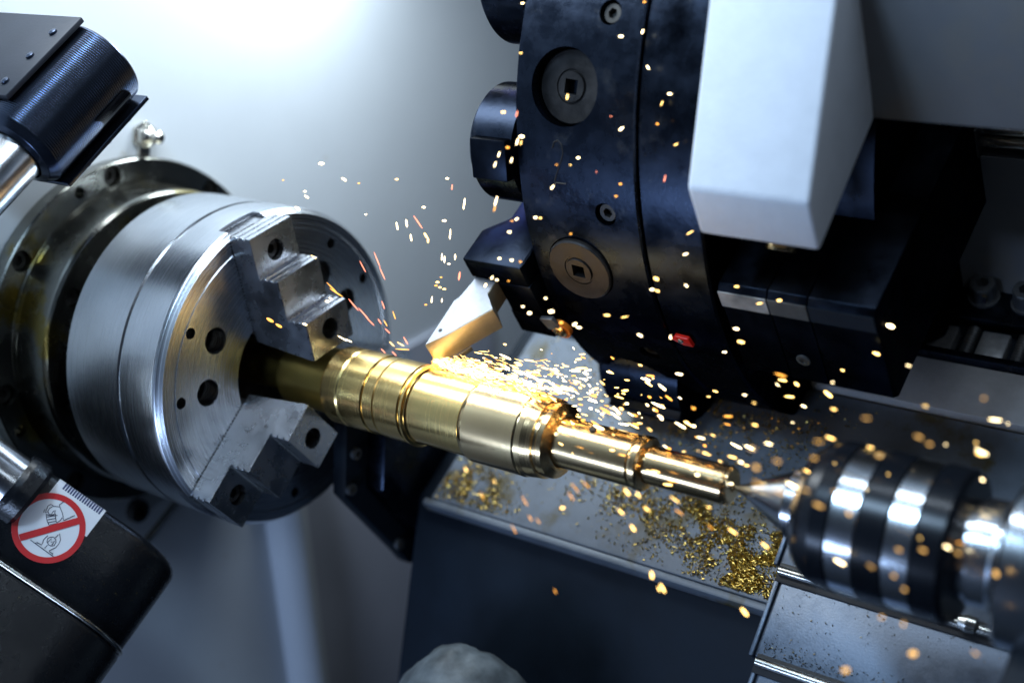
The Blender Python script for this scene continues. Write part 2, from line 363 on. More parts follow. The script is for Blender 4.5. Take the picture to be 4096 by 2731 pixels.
boss = obj('boss', lathe([(-0.1426, 0.06), (-0.1424, 0.1060), (-0.139, 0.1052), (-0.1135, 0.1046), (-0.1115, 0.1038), (-0.1100, 0.1026), (-0.1100, 0.1000), (-0.1120, 0.0985), (-0.1120, 0.06)], 128, closed=True), 'flange_metal', fl)
cut(boss, [cyl(polar(-0.112, 0.0905, a), AX, 0.0062, -0.008, 0.01, 24) for a in range(23, 383, 45)])
for a in range(23, 383, 45): cap_screw('screw', fl, polar(-0.119, 0.0905, a), AX, 0.0055, 0.0045, 'flange_dark')
obj('spindle_nose', cyl((-0.1119, 0, 0), AX, 0.075, 0, 0.0225, 64), 'flange_dark', fl)

gn = thing('grease_nipple', 'small steel grease nipple on the wall above the flange', 'nipple', (-0.155, 0.0, 0.135))
no = Vector((-0.155, 0.0, 0.1375))
obj('hex_base', lathe([(0, 0), (0, 0.0105), (0.003, 0.0105), (0.0035, 0.008), (0.0075, 0.008), (0.009, 0.0062)], 6, (no, AX, EZ)), 'nipple_steel', gn, bevel=0.0004)
obj('nozzle', lathe([(0.006, 0.0062), (0.0095, 0.006), (0.012, 0.0035), (0.0145, 0.0034), (0.0165, 0.0046), (0.0185, 0.0044), (0.0205, 0.0026), (0.0207, 0.0)], 24, (no, AX, EZ)), 'nipple_steel', gn)
obj('stem', box((-0.1550, -0.0048, 0.1205), (-0.1515, 0.0048, 0.132)), 'nipple_steel', gn, bevel=0.0006)
wb = thing('wall_bolt', 'dark socket bolt in the wall below the flange', 'bolt', (-0.155, 0.009, -0.1375))
cap_screw('head', wb, (-0.155, 0.009, -0.1375), AX, 0.0085, 0.007, 'flange_dark')

# ------------------------------------------------------------------ chuck
ch = thing('lathe_chuck', 'large bright steel three-jaw chuck gripping the brass shaft', 'chuck', (-0.09, 0, 0))
body = obj('body', lathe([(-0.0895, 0.03), (-0.0895, 0.1030), (-0.0875, 0.1050), (-0.0385, 0.1050), (-0.0375, 0.1038), (-0.0362, 0.1038), (-0.0352, 0.1050), (-0.0065, 0.1050), (-0.0040, 0.1047), (0.0, 0.1018), (0.0, 0.0960), (-0.0006, 0.0955), (-0.0006, 0.0925), (0.0, 0.0920), (0.0, 0.0425), (-0.0015, 0.0410), (-0.0700, 0.0410), (-0.0700, 0.03)], 160, closed=True), 'steel_turned', ch, smooth=25)
JA = (113, 233, 353)
holes = []
for j in JA:
    for d in (46, 74):
        holes.append(cyl(polar(0, 0.067, j + d), AX, 0.0085, -0.030, 0.005, 32))
        holes.append(cyl(polar(0, 0.088, j + d + 1), AX, 0.0036, -0.020, 0.005, 20))
    o_, e_ = O0, polar(0, 1, j); t_ = Vector((0, -e_.z, e_.y))
    holes.append(box((0.03, -0.0150, -0.012), (0.12, 0.0150, 0.004), (O0, e_, t_, AX)))
cut(body, holes)
for j in JA:
    for d in (46, 74): obj('hole_screw', cyl(polar(-0.022, 0.067, j + d), AX, 0.0066, 0, 0.007, 24), 'flange_dark', ch)
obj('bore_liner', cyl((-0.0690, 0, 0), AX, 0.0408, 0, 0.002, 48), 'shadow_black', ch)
prof = [(0.0005, 0.0300), (0.0470, 0.0258), (0.0500, 0.0262)]
def steps(x1, x0, r, k, dpt=0.0013):
    w = (x1 - x0) / k; out = []
    for i in range(k):
        xs = x1 - i * w; out += [(xs, r), (xs - w * 0.72, r), (xs - w * 0.78, r - dpt), (xs - w * 0.94, r - dpt)]
    return out
prof += steps(0.0500, 0.0345, 0.0520, 3) + [(0.0340, 0.0520)] + steps(0.0340, 0.0185, 0.0780, 3) + [(0.0180, 0.0780)] + steps(0.0180, 0.0015, 0.1035, 3) + [(0.0005, 0.1035)]
for j in JA:
    e_ = polar(0, 1, j); t_ = Vector((0, -e_.z, e_.y))
    jw = obj('jaw', prism(prof, O0, AX, e_, t_, -0.0183, 0.0183), 'jaw_steel', ch, bevel=0.0004, seg=1)
    cut(jw, [cyl(polar(0.05, 0.0400, j), AX, 0.0068, -0.030, 0.005, 28), cyl(polar(0.018, 0.0890, j), AX, 0.0068, -0.012, 0.005, 28)])
    obj('base_jaw', prism([(-0.011, 0.032), (-0.0003, 0.032), (-0.0003, 0.1015), (-0.011, 0.1015)], O0, AX, e_, t_, -0.0140, 0.0140), 'jaw_steel', ch, bevel=0.0004, seg=1)
    cap_screw('jaw_screw', ch, polar(0.0225, 0.0400, j), AX, 0.0062, 0.008, 'flange_dark'); cap_screw('jaw_screw', ch, polar(0.0075, 0.0890, j), AX, 0.0062, 0.006, 'flange_dark')
    teeth = []
    for k in range(30):                                  # serration between base jaw and top jaw
        r0 = 0.034 + k * 0.0022
        for s in (-1, 1): teeth.append(box((-0.0004, r0, 0.0150 if s > 0 else -0.0182), (0.0014, r0 + 0.0011, 0.0182 if s > 0 else -0.0150), (O0, AX, e_, t_)))
    obj('serration', join(*teeth), 'flange_dark', ch)['kind'] = 'stuff'

# ------------------------------------------------------------------ brass shaft
sh = thing('turned_shaft', 'stepped brass shaft held between the chuck and the live centre', 'shaft', (0.01, 0, 0))
def ring(x0, x1, r, c=0.0005): return [(x0, r - c), (x0 + c, r), (x1 - c, r), (x1, r - c)]
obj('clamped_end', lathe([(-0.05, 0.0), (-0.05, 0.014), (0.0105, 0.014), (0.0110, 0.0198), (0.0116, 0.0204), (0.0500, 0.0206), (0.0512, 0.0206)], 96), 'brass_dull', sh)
obj('collar', lathe([(0.0505, 0.0206), (0.0512, 0.0225), (0.0540, 0.0246), (0.0660, 0.0248), (0.0668, 0.0243), (0.0678, 0.0243)], 96), 'brass', sh)
obj('long_journal', lathe([(0.0678, 0.0240)] + ring(0.0680, 0.0865, 0.0248) + ring(0.0869, 0.0960, 0.0243, 0.0009) + ring(0.0965, 0.1155, 0.0247) + [(0.1160, 0.0236), (0.1172, 0.0236)], 128), 'brass', sh)
obj('journal_groove', lathe([(0.1166, 0.0236), (0.1175, 0.0252), (0.1190, 0.0252), (0.1196, 0.0236), (0.1204, 0.0236), (0.1212, 0.0226)], 128), 'brass', sh)
obj('middle_journal', lathe([(0.1210, 0.0220)] + ring(0.1210, 0.1598, 0.0228, 0.0006) + [(0.1600, 0.0222)], 128), 'brass', sh)
obj('shoulder', lathe([(0.1598, 0.0222), (0.1602, 0.0236), (0.1630, 0.0246), (0.1990, 0.0247), (0.2000, 0.0240), (0.2040, 0.0238), (0.2075, 0.0233), (0.2105, 0.0230), (0.2110, 0.0212), (0.2125, 0.0208), (0.2135, 0.0216), (0.2165, 0.0214), (0.2185, 0.0165), (0.2190, 0.0148)], 128), 'brass_pale', sh)
nj = obj('narrow_journal', lathe([(0.2186, 0.0140)] + ring(0.2188, 0.2670, 0.0144, 0.0008) + [(0.2674, 0.0138), (0.2682, 0.0138), (0.2690, 0.0152), (0.2720, 0.0152), (0.2732, 0.0138), (0.2740, 0.0106)], 96), 'brass_pale', sh)
obj('pin_hole', cyl(M(0.2400, 0.0043, -0.0133), M(0, 0.31, -0.95), 0.0021, -0.001, 0.00125, 20), 'engrave', sh)
obj('tip_journal', lathe([(0.2736, 0.0098)] + ring(0.2738, 0.3210, 0.0104, 0.0005) + [(0.3226, 0.0096), (0.3232, 0.0085), (0.3232, 0.0030), (0.3210, 0.0)], 96), 'brass_pale', sh)

# ------------------------------------------------------------------ live centre in the tailstock
lc = thing('live_centre', 'live centre with pointed steel cone and banded black drum', 'live centre', (0.45, 0, 0))
obj('cone', lathe([(0.3215, 0.0), (0.3300, 0.0030), (0.3570, 0.0170), (0.3580, 0.0182), (0.3680, 0.0184)], 64), 'steel_polished', lc)
obj('front_cap', lathe([(0.3680, 0.0184), (0.3672, 0.0200), (0.3672, 0.0295), (0.3690, 0.0312), (0.3712, 0.0330)], 96), 'steel_polished', lc)
rr = 0.0372
for x0, x1, m_, nm in ((0.3712, 0.3885, 'drum_black', 'black_band'), (0.3885, 0.4020, 'steel_polished', 'steel_band'), (0.4020, 0.4160, 'drum_black', 'black_band'), (0.4160, 0.4290, 'steel_polished', 'steel_band'), (0.4290, 0.4440, 'drum_black', 'black_band')):
    r0 = rr if m_ == 'drum_black' else rr - 0.0006
    pr_ = [(x0, r0 - 0.0012), (x0 + 0.0005, r0), (x1 - 0.0005, r0), (x1, r0 - 0.0012)]
    if x0 == 0.3712: pr_ = [(0.3712, 0.0330), (0.3745, 0.0352), (0.3800, 0.0368), (0.3880, 0.0372), (0.3885, 0.0360)]
    if x1 == 0.4440: pr_ = [(x0, r0 - 0.0012), (x0 + 0.0005, r0), (0.4415, r0), (0.4440, 0.0350), (0.4440, 0.0200)]
    obj(nm, lathe(pr_, 96), m_, lc)
obj('neck', lathe([(0.4440, 0.0240), (0.4500, 0.0240), (0.4508, 0.0262), (0.4600, 0.0262), (0.4608, 0.0240), (0.4660, 0.0240)], 64), 'steel_polished', lc)
ts = thing('tailstock', 'tailstock quill and dark body cut by the right edge', 'tailstock', (0.47, 0, -0.10))
obj('quill', lathe([(0.4660, 0.0), (0.4660, 0.0385), (0.4680, 0.0405), (0.60, 0.0405), (0.60, 0.0)], 96), 'steel_polished', ts)
obj('tailstock_body', box((0.4745, -0.09, 0.006), (0.62, 0.075, 0.16), MF), 'navy_paint', ts, bevel=0.004)

# ------------------------------------------------------------------ telescopic way covers
def cover(name, x0, x1, a0, v0, a1, v1, label):
    d = Vector((a1 - a0, v1 - v0)); L_ = d.length; d.normalize()
    u = (AA * d.x + AV * d.y); n_ = (AA * d.y - AV * d.x) ; n_ = n_ if n_.dot(Vector((0, -1, 1))) > 0 else -n_
    o_ = M(0, a0, v0)
    t = thing(name, label, 'cover', M(x0, a1, v1), 'telescopic way covers')
    obj('plate', box((x0 + 0.003, 0.004, -0.006), (x1, L_, 0.0), (o_, AX, u, n_)), 'cover_steel', t, bevel=0.0022, seg=3)
    obj('seal', box((x0, -0.0050, -0.006), (x1, 0.0065, 0.0012), (o_, AX, u, n_)), 'seal_dark', t, bevel=0.0006)
    rod = obj('rod', tube([o_ + AX * (x0 + 0.0008) + n_ * 0.0026, o_ + AX * (x0 + 0.0016) + n_ * 0.0026, o_ + AX * (x1) + n_ * 0.0026], [0.0021, 0.0027, 0.0027], 20), 'rod_steel', t)
    obj('end_lip', box((x0, -0.004, -0.010), (x0 + 0.0028, L_, 0.0008), (o_, AX, u, n_)), 'cover_steel', t, bevel=0.0008)
    return o_, u, n_
cover('way_cover', 0.3125, 0.62, 0.062, 0.102, 0.0185, 0.112, 'uppermost grey way cover step, half hidden behind the banded drum')
COVER = cover('way_cover', 0.3180, 0.62, 0.0142, 0.110, -0.0360, 0.1215, 'brushed grey way cover plate with scattered chips, lower right')
COVER2 = cover('way_cover', 0.3245, 0.62, -0.0395, 0.119, -0.095, 0.132, 'lowest way cover strip at the bottom edge, behind its bright rod')
tag(obj('rod_end_knob', lathe([(0, 0), (0.0, 0.0040), (0.004, 0.0052), (0.009, 0.0046), (0.011, 0.0)], 24, (M(0.424, 0.0142, 0.1055), AX, AA)), 'rod_steel', loc=M(0.424, 0.0142, 0.106)), 'round bright end knob where the cover rod meets the tailstock', 'knob')

# ------------------------------------------------------------------ turret
TC = Vector((0, 0.2125, 0.2125)); TR = 0.211
tu = thing('tool_turret', 'large black tool turret disc with round plugs round its rim', 'turret', (0.16, 0.2125, 0.2125))
def tl(prof, n=144): return lathe(prof, n, (TC, AX, EY), closed=True)
td = obj('tool_disc', tl([(0.160, 0.05), (0.160, TR - 0.0015), (0.1615, TR), (0.2378, TR), (0.2390, TR - 0.0015), (0.2390, 0.05)]), 'black_oxide', tu)
PL = (154.9, 184.9, 214.6, 244.6)
cutters = []
for a in PL: cutters.append(cyl(polar(0.193, TR, a, 0.2125, 0.2125), polar(0, 1, a), 0.0217, -0.012, 0.01, 48))
for a in (143.8, 173.8, 203.8, 233.8, 263.8): cutters.append(cyl(polar(0.2175, TR, a, 0.2125, 0.2125), polar(0, 1, a), 0.0068, -0.012, 0.01, 28))
cut(td, cutters)
for a in PL:
    n_ = polar(0, 1, a); proud = 0.0022 if abs(a - 214.6) < 1 else -0.0075
    c_ = polar(0.193, TR + proud, a, 0.2125, 0.2125); s_ = AX; t_ = n_.cross(s_)
    pts = [(-0.010, 0.0), (-0.010, 0.0205), (-0.0010, 0.0209), (0.0, 0.0200), (0.0, 0.0098), (-0.0008, 0.0094), (-0.0008, 0.0088), (0.0006, 0.0084)]
    V, Fc = lathe(pts, 48, (c_, n_, s_)); b = len(V) - 48; k = len(V)
    for z in (0.0006, -0.008):
        for i in range(4):
            w = math.pi / 2 * i + 0.7; V.append(c_ + n_ * z + (s_ * math.cos(w) + t_ * math.sin(w)) * 0.0058)
    off = round(0.7 / (2 * math.pi) * 48)
    for i in range(4):
        for q in range(12):
            Fc.append([b + (i * 12 + q + off) % 48, b + (i * 12 + q + 1 + off) % 48, k + (i if q < 6 else (i + 1) % 4)])
        Fc.append([b + (i * 12 + 6 + off) % 48, k + (i + 1) % 4, k + i]); Fc.append([k + i, k + (i + 1) % 4, k + 4 + (i + 1) % 4, k + 4 + i])
    Fc.append([k + 4 + i for i in range(4)])
    obj('plug', (V, Fc), 'plug_grey', tu)
for a in (143.8, 173.8, 203.8, 233.8, 263.8):
    n_ = polar(0, 1, a); cap_screw('set_screw', tu, polar(0.2175, TR - 0.0085, a, 0.2125, 0.2125), n_, 0.0055, 0.006, 'flange_dark')
obj('rear_disc', tl([(0.2408, 0.05), (0.2408, TR - 0.001), (0.2418, TR), (0.2768, TR), (0.2780, TR - 0.0015), (0.2780, 0.05)]), 'black_oxide', tu)
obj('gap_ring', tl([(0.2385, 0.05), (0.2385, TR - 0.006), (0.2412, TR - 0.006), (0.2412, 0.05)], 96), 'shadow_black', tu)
obj('hub', tl([(0.2775, 0.02), (0.2775, 0.150), (0.348, 0.150), (0.348, 0.02)], 96), 'black_block', tu)
# station number cut into the rim
def rim_pt(x, a, h=0.0003): return polar(x, TR + h, a, 0.2125, 0.2125)
def rim_line(pts, r):
    out = []
    for (p, q), (p2, q2) in zip(pts, pts[1:]):
        for i in range(6): out.append(rim_pt(p + (p2 - p) * i / 6, q + (q2 - q) * i / 6, 0.0))
    out.append(rim_pt(*pts[-1], 0.0)); return tube(out, r, 6)
two = [(0.1855, 194.2), (0.1868, 193.2), (0.1893, 192.9), (0.1918, 193.5), (0.1925, 194.8), (0.1905, 196.3), (0.1870, 198.4), (0.1855, 199.6), (0.1935, 199.6)]
obj('station_number', rim_line(two, 0.00045), 'engrave', tu)

# tool block on the far side of the turret
tb = thing('square_tool_block', 'black square tool block below the white box on the turret', 'tool block', M(0.28, 0.094, 0.0))
for x0, x1 in ((0.2815, 0.3102), (0.3108, 0.3332), (0.3338, 0.3705)):
    obj('block', prism([(0.0975, -0.0415), (0.094, -0.038), (0.094, 0.0290), (0.100, 0.0350), (0.26, 0.0350), (0.26, -0.0415)], O0, AA, AV, AX, x0, x1), 'black_block', tb, bevel=0.0005)
cap_screw('set_screw', tb, M(0.322, 0.0942, 0.010), -AA, 0.0042, 0.0012, 'bolt_steel')
for x0, x1, m_ in ((0.2818, 0.3100, 'worn_sheen_steel'), (0.3110, 0.3330, 'bolt_steel'), (0.3340, 0.3700, 'navy_paint')):  # bright-to-dark strips imitate a band of reflected light on the block
    obj('sheen_strip', box((x0, 0.0932, -0.0383), (x1, 0.0938, -0.0265), MF), m_, tb)
obj('coolant_pipe', lathe([(0, 0.0), (0, 0.0062), (0.0015, 0.0075), (0.060, 0.0078)], 24, (M(0.3185, 0.108, -0.0625), Vector((0, 0.10, 1.0)), AX)), 'bolt_steel', tb)
obj('pipe_ring', lathe([(0, 0.0066), (0.0004, 0.0079), (0.0022, 0.0083), (0.0030, 0.0080)], 24, (M(0.3185, 0.108, -0.0625), Vector((0, 0.10, 1.0)), AX)), 'insert_gold', tb)

# round boring holders standing on the chuck side of the turret
for k, (a, rad, lab) in enumerate(((196.5, 0.0350, 'round black boring holder on the turret beside the upper plug'), (165.5, 0.0400, 'round black boring holder at the top edge left of the turret'), (252.0, 0.0330, 'rounded black holder under the turret above the sparks'))):
    c_ = polar(0.128 if k < 2 else 0.162, 0.181 if k < 2 else 0.196, a, 0.2125, 0.2125)
    t = thing('boring_holder', lab, 'tool holder', c_, 'boring holders on the turret')
    dx = 0.0316 if k < 2 else 0.060
    obj('barrel', lathe([(0.0, 0.008), (0.0, rad - 0.003), (0.003, rad), (dx, rad), (dx, 0.008)], 56, (c_, AX, EY), closed=True), 'black_oxide', t)
    n_ = polar(0, 1, a); obj('clamp_flat', box((0.006, -0.012, rad - 0.012), (dx - 0.0005, 0.012, rad + 0.004), (c_, AX, n_.cross(AX), n_)), 'black_block', t, bevel=0.001)

# square tool holder with the cutting tool
th = thing('turning_tool_holder', 'black angular tool holder block gripping the cutting tool', 'tool holder', M(0.137, 0.08, -0.02))
obj('clamp_head', prism([(0.1155, 0.0805), (0.1585, 0.0805), (0.1595, 0.0850), (0.1595, 0.20), (0.130, 0.20), (0.130, 0.118), (0.1155, 0.105)], O0, AX, AA, AV, -0.0440, -0.0275), 'black_block', th, bevel=0.0012)
obj('side_leg', box((0.1345, 0.0805, -0.0273), (0.1592, 0.20, 0.0010), MF), 'black_block', th, bevel=0.0012)
obj('base_leg', prism([(0.133, 0.0810), (0.1593, 0.0810), (0.1593, 0.20), (0.120, 0.20), (0.120, 0.10)], O0, AX, AA, AV, 0.0012, 0.0205), 'black_block', th, bevel=0.0012)
obj('clamp_tongue', box((0.131, 0.086, -0.027), (0.1342, 0.12, -0.008), MF), 'black_oxide', th, bevel=0.0006)
ct = thing('cutting_tool', 'silver square shank cutting tool, sides tinted for spark light, touching the brass shaft', 'cutting tool', M(0.115, 0.025, -0.01))
sil = [(0.1145, 0.0248), (0.1245, 0.0345), (0.1440, 0.0600), (0.1340, 0.0700), (0.1340, 0.115), (0.1178, 0.115), (0.1178, 0.0760), (0.1160, 0.0640), (0.1140, 0.0600)]
shank = obj('shank', prism(sil, O0, AX, AA, AV, -0.0270, -0.0100), 'tool_spark_tan', ct, bevel=0.0004)  # tan sides carry the golden spark light in their colour
obj('top_face', prism([(p + (0.0004 if p < 0.118 else -0.0004), q + 0.0003) for p, q in sil], O0, AX, AA, AV, -0.0274, -0.0269), 'tool_silver', ct)
obj('screw_hole', cyl(M(0.1185, 0.0372, -0.0274), -AV, 0.0013, -0.001, 0.0001, 20), 'engrave', ct)
obj('nose_pad', prism([(0.1148, 0.0252), (0.1243, 0.0345), (0.1290, 0.0408), (0.1282, 0.0414), (0.1142, 0.0300)], O0, AX, AA, AV, -0.0271, -0.0098), 'tool_spark_tan', ct, bevel=0.0003)
obj('cutting_insert', prism([(0.1150, 0.0246), (0.1250, 0.0320), (0.1310, 0.0420), (0.1180, 0.0400)], O0, AX, AA, AV, -0.0099, -0.0062), 'bolt_steel', ct, bevel=0.0003)

# second tool tip low on the turret rim, and a red insert on the rear disc
bi = thing('boring_insert', 'small gold insert with an orange ring on the turret edge', 'insert', M(0.162, 0.079, 0.0))
io = M(0.1655, 0.0800, 0.0035)
obj('tip_plate', prism([(-0.0075, -0.0055), (0.0020, -0.0075), (0.0050, 0.0005), (-0.0040, 0.0035)], io, AX, AV, -AA, 0.0, 0.0030), 'tool_silver', bi, bevel=0.0003)
obj('screw', lathe([(0.0, 0.0), (0.0, 0.0052), (0.0022, 0.0050), (0.0034, 0.0036), (0.0030, 0.0022), (0.0012, 0.0018), (0.0012, 0.0)], 24, (io + AX * 0.0030 + AV * 0.0045, -AA, AX)), 'insert_gold', bi)
obj('seat_ring', lathe([(-0.002, 0.0070), (0.0012, 0.0070), (0.0014, 0.0054), (-0.002, 0.0054)], 28, (io + AX * 0.0030 + AV * 0.0048, -AA, AX), closed=True), 'insert_orange', bi)
ri = thing('red_insert', 'small bright red diamond insert on the turret rear disc', 'insert', polar(0.249, TR, 226.6, 0.2125, 0.2125))
n_ = polar(0, 1, 226.6); t_ = AX.cross(n_); ro = polar(0.2490, TR + 0.0002, 226.6, 0.2125, 0.2125)
if t_.z > 0: t_ = -t_
obj('plate', prism([(-0.0062, 0.0002), (-0.0030, -0.0036), (0.0056, -0.0030), (0.0072, 0.0042), (0.0004, 0.0040)], ro, AX, t_, n_, -0.001, 0.0022), 'insert_red', ri, bevel=0.0003)
obj('screw', lathe([(0, 0), (0.0023, 0.0019), (0.0030, 0.0014), (0.0026, 0.0)], 20, (ro, n_, AX)), 'rod_steel', ri)

# ------------------------------------------------------------------ white box in front of the turret drive
wx = thing('white_guard_box', 'bright white painted box hanging in front of the turret', 'box', (0.32, 0.0, 0.127))
yz = [(-0.020, 0.60), (-0.020, 0.1500), (-0.0185, 0.1478), (-0.0010, 0.1275), (0.0015, 0.1262), (0.0490, 0.1925), (0.0150, 0.2480), (0.0150, 0.60)]
obj('shell', prism(yz, O0, EY, EZ, AX, 0.2871, 0.3525), 'box_paint', wx, bevel=0.0022, seg=3)

# ------------------------------------------------------------------ tool setting arm on the left
arm = thing('tool_setting_arm', 'black tool setting arm with ribbed head and steel tube, left edge', 'arm', M(-0.10, -0.03, -0.20))
vc = -0.2035; xc = -0.0690
obj('top_plate', box((-0.140, -0.0085, -0.2360), (-0.0580, 0.0590, -0.2325), MF), 'plate_blue_black', arm, bevel=0.0008)
obj('bottom_plate', box((-0.140, -0.0150, -0.1755), (-0.0520, 0.0610, -0.1725), MF), 'ribbed_black', arm, bevel=0.0006)
obj('core', box((-0.140, -0.0140, -0.2323), (-0.0700, 0.0560, -0.1747), MF), 'black_block', arm, bevel=0.001)
rib = []
for i in range(49):
    a_ = -0.016 + i * 0.0015
    rib += [(a_, 0.0270), (a_ + 0.0006, 0.0275), (a_ + 0.0011, 0.0275)]
obj('ribbed_barrel', lathe([(-0.022, 0.019), (-0.0205, 0.0235), (-0.0168, 0.0265)] + rib + [(0.0585, 0.0265), (0.0600, 0.0235), (0.0600, 0.0)], 96, (M(xc, 0, vc), AA, AX)), 'ribbed_black', arm, smooth=40)
def on_barrel(u, w):
    th_ = R(18 + 44 * w); a_ = 0.018 + 0.026 * u + 0.006 * math.sin(w * 3.1)
    return M(xc + 0.0279 * math.cos(th_), a_, vc + 0.0279 * math.sin(th_))
win = [on_barrel(i / 10, j / 10) for j in range(11) for i in range(11)]
obj('side_window', (win, [[j * 11 + i, j * 11 + i + 1, (j + 1) * 11 + i + 1, (j + 1) * 11 + i] for j in range(10) for i in range(10)]), 'gloss_black', arm)
for a_ in (0.0440, 0.0235, 0.0020):
    obj('plate_screw', lathe([(0, 0.0), (0, 0.0026), (0.0014, 0.0024), (0.0020, 0.0010), (0.0021, 0.0)], 16, (M(-0.0690, a_, -0.2360), -AV, AX)), 'ribbed_black', arm)
for a_ in (0.0430, 0.0235, 0.0040):
    obj('plate_screw', lathe([(0, 0.0), (0, 0.0022), (0.0012, 0.0020), (0.0016, 0.0)], 16, (M(-0.0560, a_, -0.1725), AV, AX)), 'ribbed_black', arm)
# lower housing: frame E along the seam, D down, N towards the door
HO = Vector((-0.0382, -0.1491, -0.0877)); HE = (AX + AV * 1.2).normalized(); HD = -AA; HN = (AX * 1.2 - AV).normalized()
TOPD, RAD = -0.0285, 0.0080
def hs(e, d, lift=0.0):
    """point on the housing skin: flat front face that rolls over its rounded top edge"""
    d0 = TOPD + RAD
    if d >= d0: return HO + HE * e + HD * d + HN * lift
    w = min((d0 - d) / RAD, math.pi / 2); ex = max(0, (d0 - d) - RAD * math.pi / 2)
    return HO + HE * e + HD * (d0 - math.sin(w) * (RAD + lift)) + HN * (-RAD + math.cos(w) * (RAD + lift) - ex)
def skin(r0, grow=0.0):
    pts = [(-0.16, grow), (0.0395, grow)]
    for i in range(1, 13):
        w = R(i * 7.5); pts.append((0.0395 + math.sin(w) * (0.040 + grow), -0.040 + math.cos(w) * (0.040 + grow)))
    return pts + [(0.0795 + grow, -0.10), (-0.16, -0.10)]
rings = [(TOPD + RAD - math.sin(R(w)) * RAD, -RAD + math.cos(R(w)) * RAD) for w in range(90, -1, -10)] + [(0.0285, 0.0), (0.0300, -0.0012)]
def shell(rings):
    V, Fc = [], []; m = len(skin(0))
    for d, g_ in rings: V += [HO + HE * e + HD * d + HN * n_ for e, n_ in skin(0, g_)]
    for k in range(len(rings) - 1):
        for i in range(m): Fc.append([k * m + i, k * m + (i + 1) % m, (k + 1) * m + (i + 1) % m, (k + 1) * m + i])
    Fc += [list(range(m)), list(range((len(rings) - 1) * m, len(rings) * m))]
    return V, Fc
obj('housing', shell(rings), 'housing_black', arm, smooth=50)
obj('housing_cover', shell([(0.0328, -0.0012), (0.0340, 0.0006), (0.0360, 0.0012), (0.14, 0.0012)]), 'housing_black', arm, smooth=50)
wire = [HO + HE * e + HD * 0.0314 + HN * n_ for e, n_ in skin(0, 0.0004)[:-1]]
obj('seam_wire', tube(wire, 0.0014, 12), 'rod_steel', arm)
sock = hs(-0.033, -0.0095) + HN * -0.004
sd = (HE * 1.0 + HN * -0.12).normalized()
obj('socket_ring', lathe([(0.0, 0.0205), (0.004, 0.0215), (0.012, 0.0215), (0.0145, 0.0195), (0.0145, 0.0165), (0.0, 0.0165)], 56, (sock, sd, HD), closed=True), 'housing_black', arm)
p0 = M(xc, -0.010, vc); p1 = M(xc, -0.075, vc); p3 = sock - sd * 0.055; p4 = sock + sd * 0.006
path = [p0, p0 + (p1 - p0) * 0.5, p1]
c1 = p1 + (p1 - p0).normalized() * 0.09; c2 = p3 - sd * 0.07
for i in range(1, 12):
    t_ = i / 12; path.append(p1 * (1 - t_) ** 3 + c1 * 3 * t_ * (1 - t_) ** 2 + c2 * 3 * t_ * t_ * (1 - t_) + p3 * t_ ** 3)
path += [p3, (p3 + p4) / 2, p4]
obj('arm_tube', tube(path, 0.0175, 40), 'tube_steel', arm)
# warning sticker, printed on thin film that follows the skin
def film(ring_pts, lift):
    n = len(ring_pts); V, Fc = [hs(0, 0, lift)], []
    K = 10
    for k in range(1, K + 1):
        for e, d in ring_pts: V.append(hs(e * k / K, d * k / K, lift))
    for i in range(n): Fc.append([0, 1 + i, 1 + (i + 1) % n])
    for k in range(K - 1):
        for i in range(n):
            j = (i + 1) % n; Fc.append([1 + k * n + i, 1 + k * n + j, 1 + (k + 1) * n + j, 1 + (k + 1) * n + i])
    return V, Fc
def grid(fn, nu, nv):
    V = [fn(i / nu, j / nv) for j in range(nv + 1) for i in range(nu + 1)]
    return V, [[j * (nu + 1) + i, j * (nu + 1) + i + 1, (j + 1) * (nu + 1) + i + 1, (j + 1) * (nu + 1) + i] for j in range(nv) for i in range(nu)]
circ_ = [(0.0208 * math.cos(R(k * 6)), 0.0208 * math.sin(R(k * 6))) for k in range(60)]
stk = obj('warning_sticker', film(circ_, 0.00025), 'sticker_white', arm)
stk['label'] = 'round red and white prohibition sticker with hand and motor drawing'
obj('paper_label', grid(lambda u, w: hs(-0.0125 + 0.0330 * u, -0.0400 + 0.032 * w, 0.00012), 12, 24), 'sticker_white', arm)
for k in range(16):
    e0 = -0.0080 + k * 0.0017
    obj('bar_print', grid(lambda u, w: hs(e0 + 0.0011 * u, -0.0300 + 0.0070 * w, 0.00022), 2, 8), 'label_blue', stk)
obj('red_ring', grid(lambda u, w: hs((0.0208 - 0.0036 * w) * math.cos(2 * math.pi * u), (0.0208 - 0.0036 * w) * math.sin(2 * math.pi * u), 0.00040), 72, 2), 'sticker_red', stk)
bd = Vector((0.0196, -0.0252)).normalized(); bn = Vector((-bd.y, bd.x))
obj('red_bar', grid(lambda u, w: hs(0.001 + bd.x * (u - 0.5) * 0.0352 + bn.x * (w - 0.5) * 0.0040, bd.y * (u - 0.5) * 0.0352 + bn.y * (w - 0.5) * 0.0040, 0.00062), 16, 2), 'sticker_red', stk)
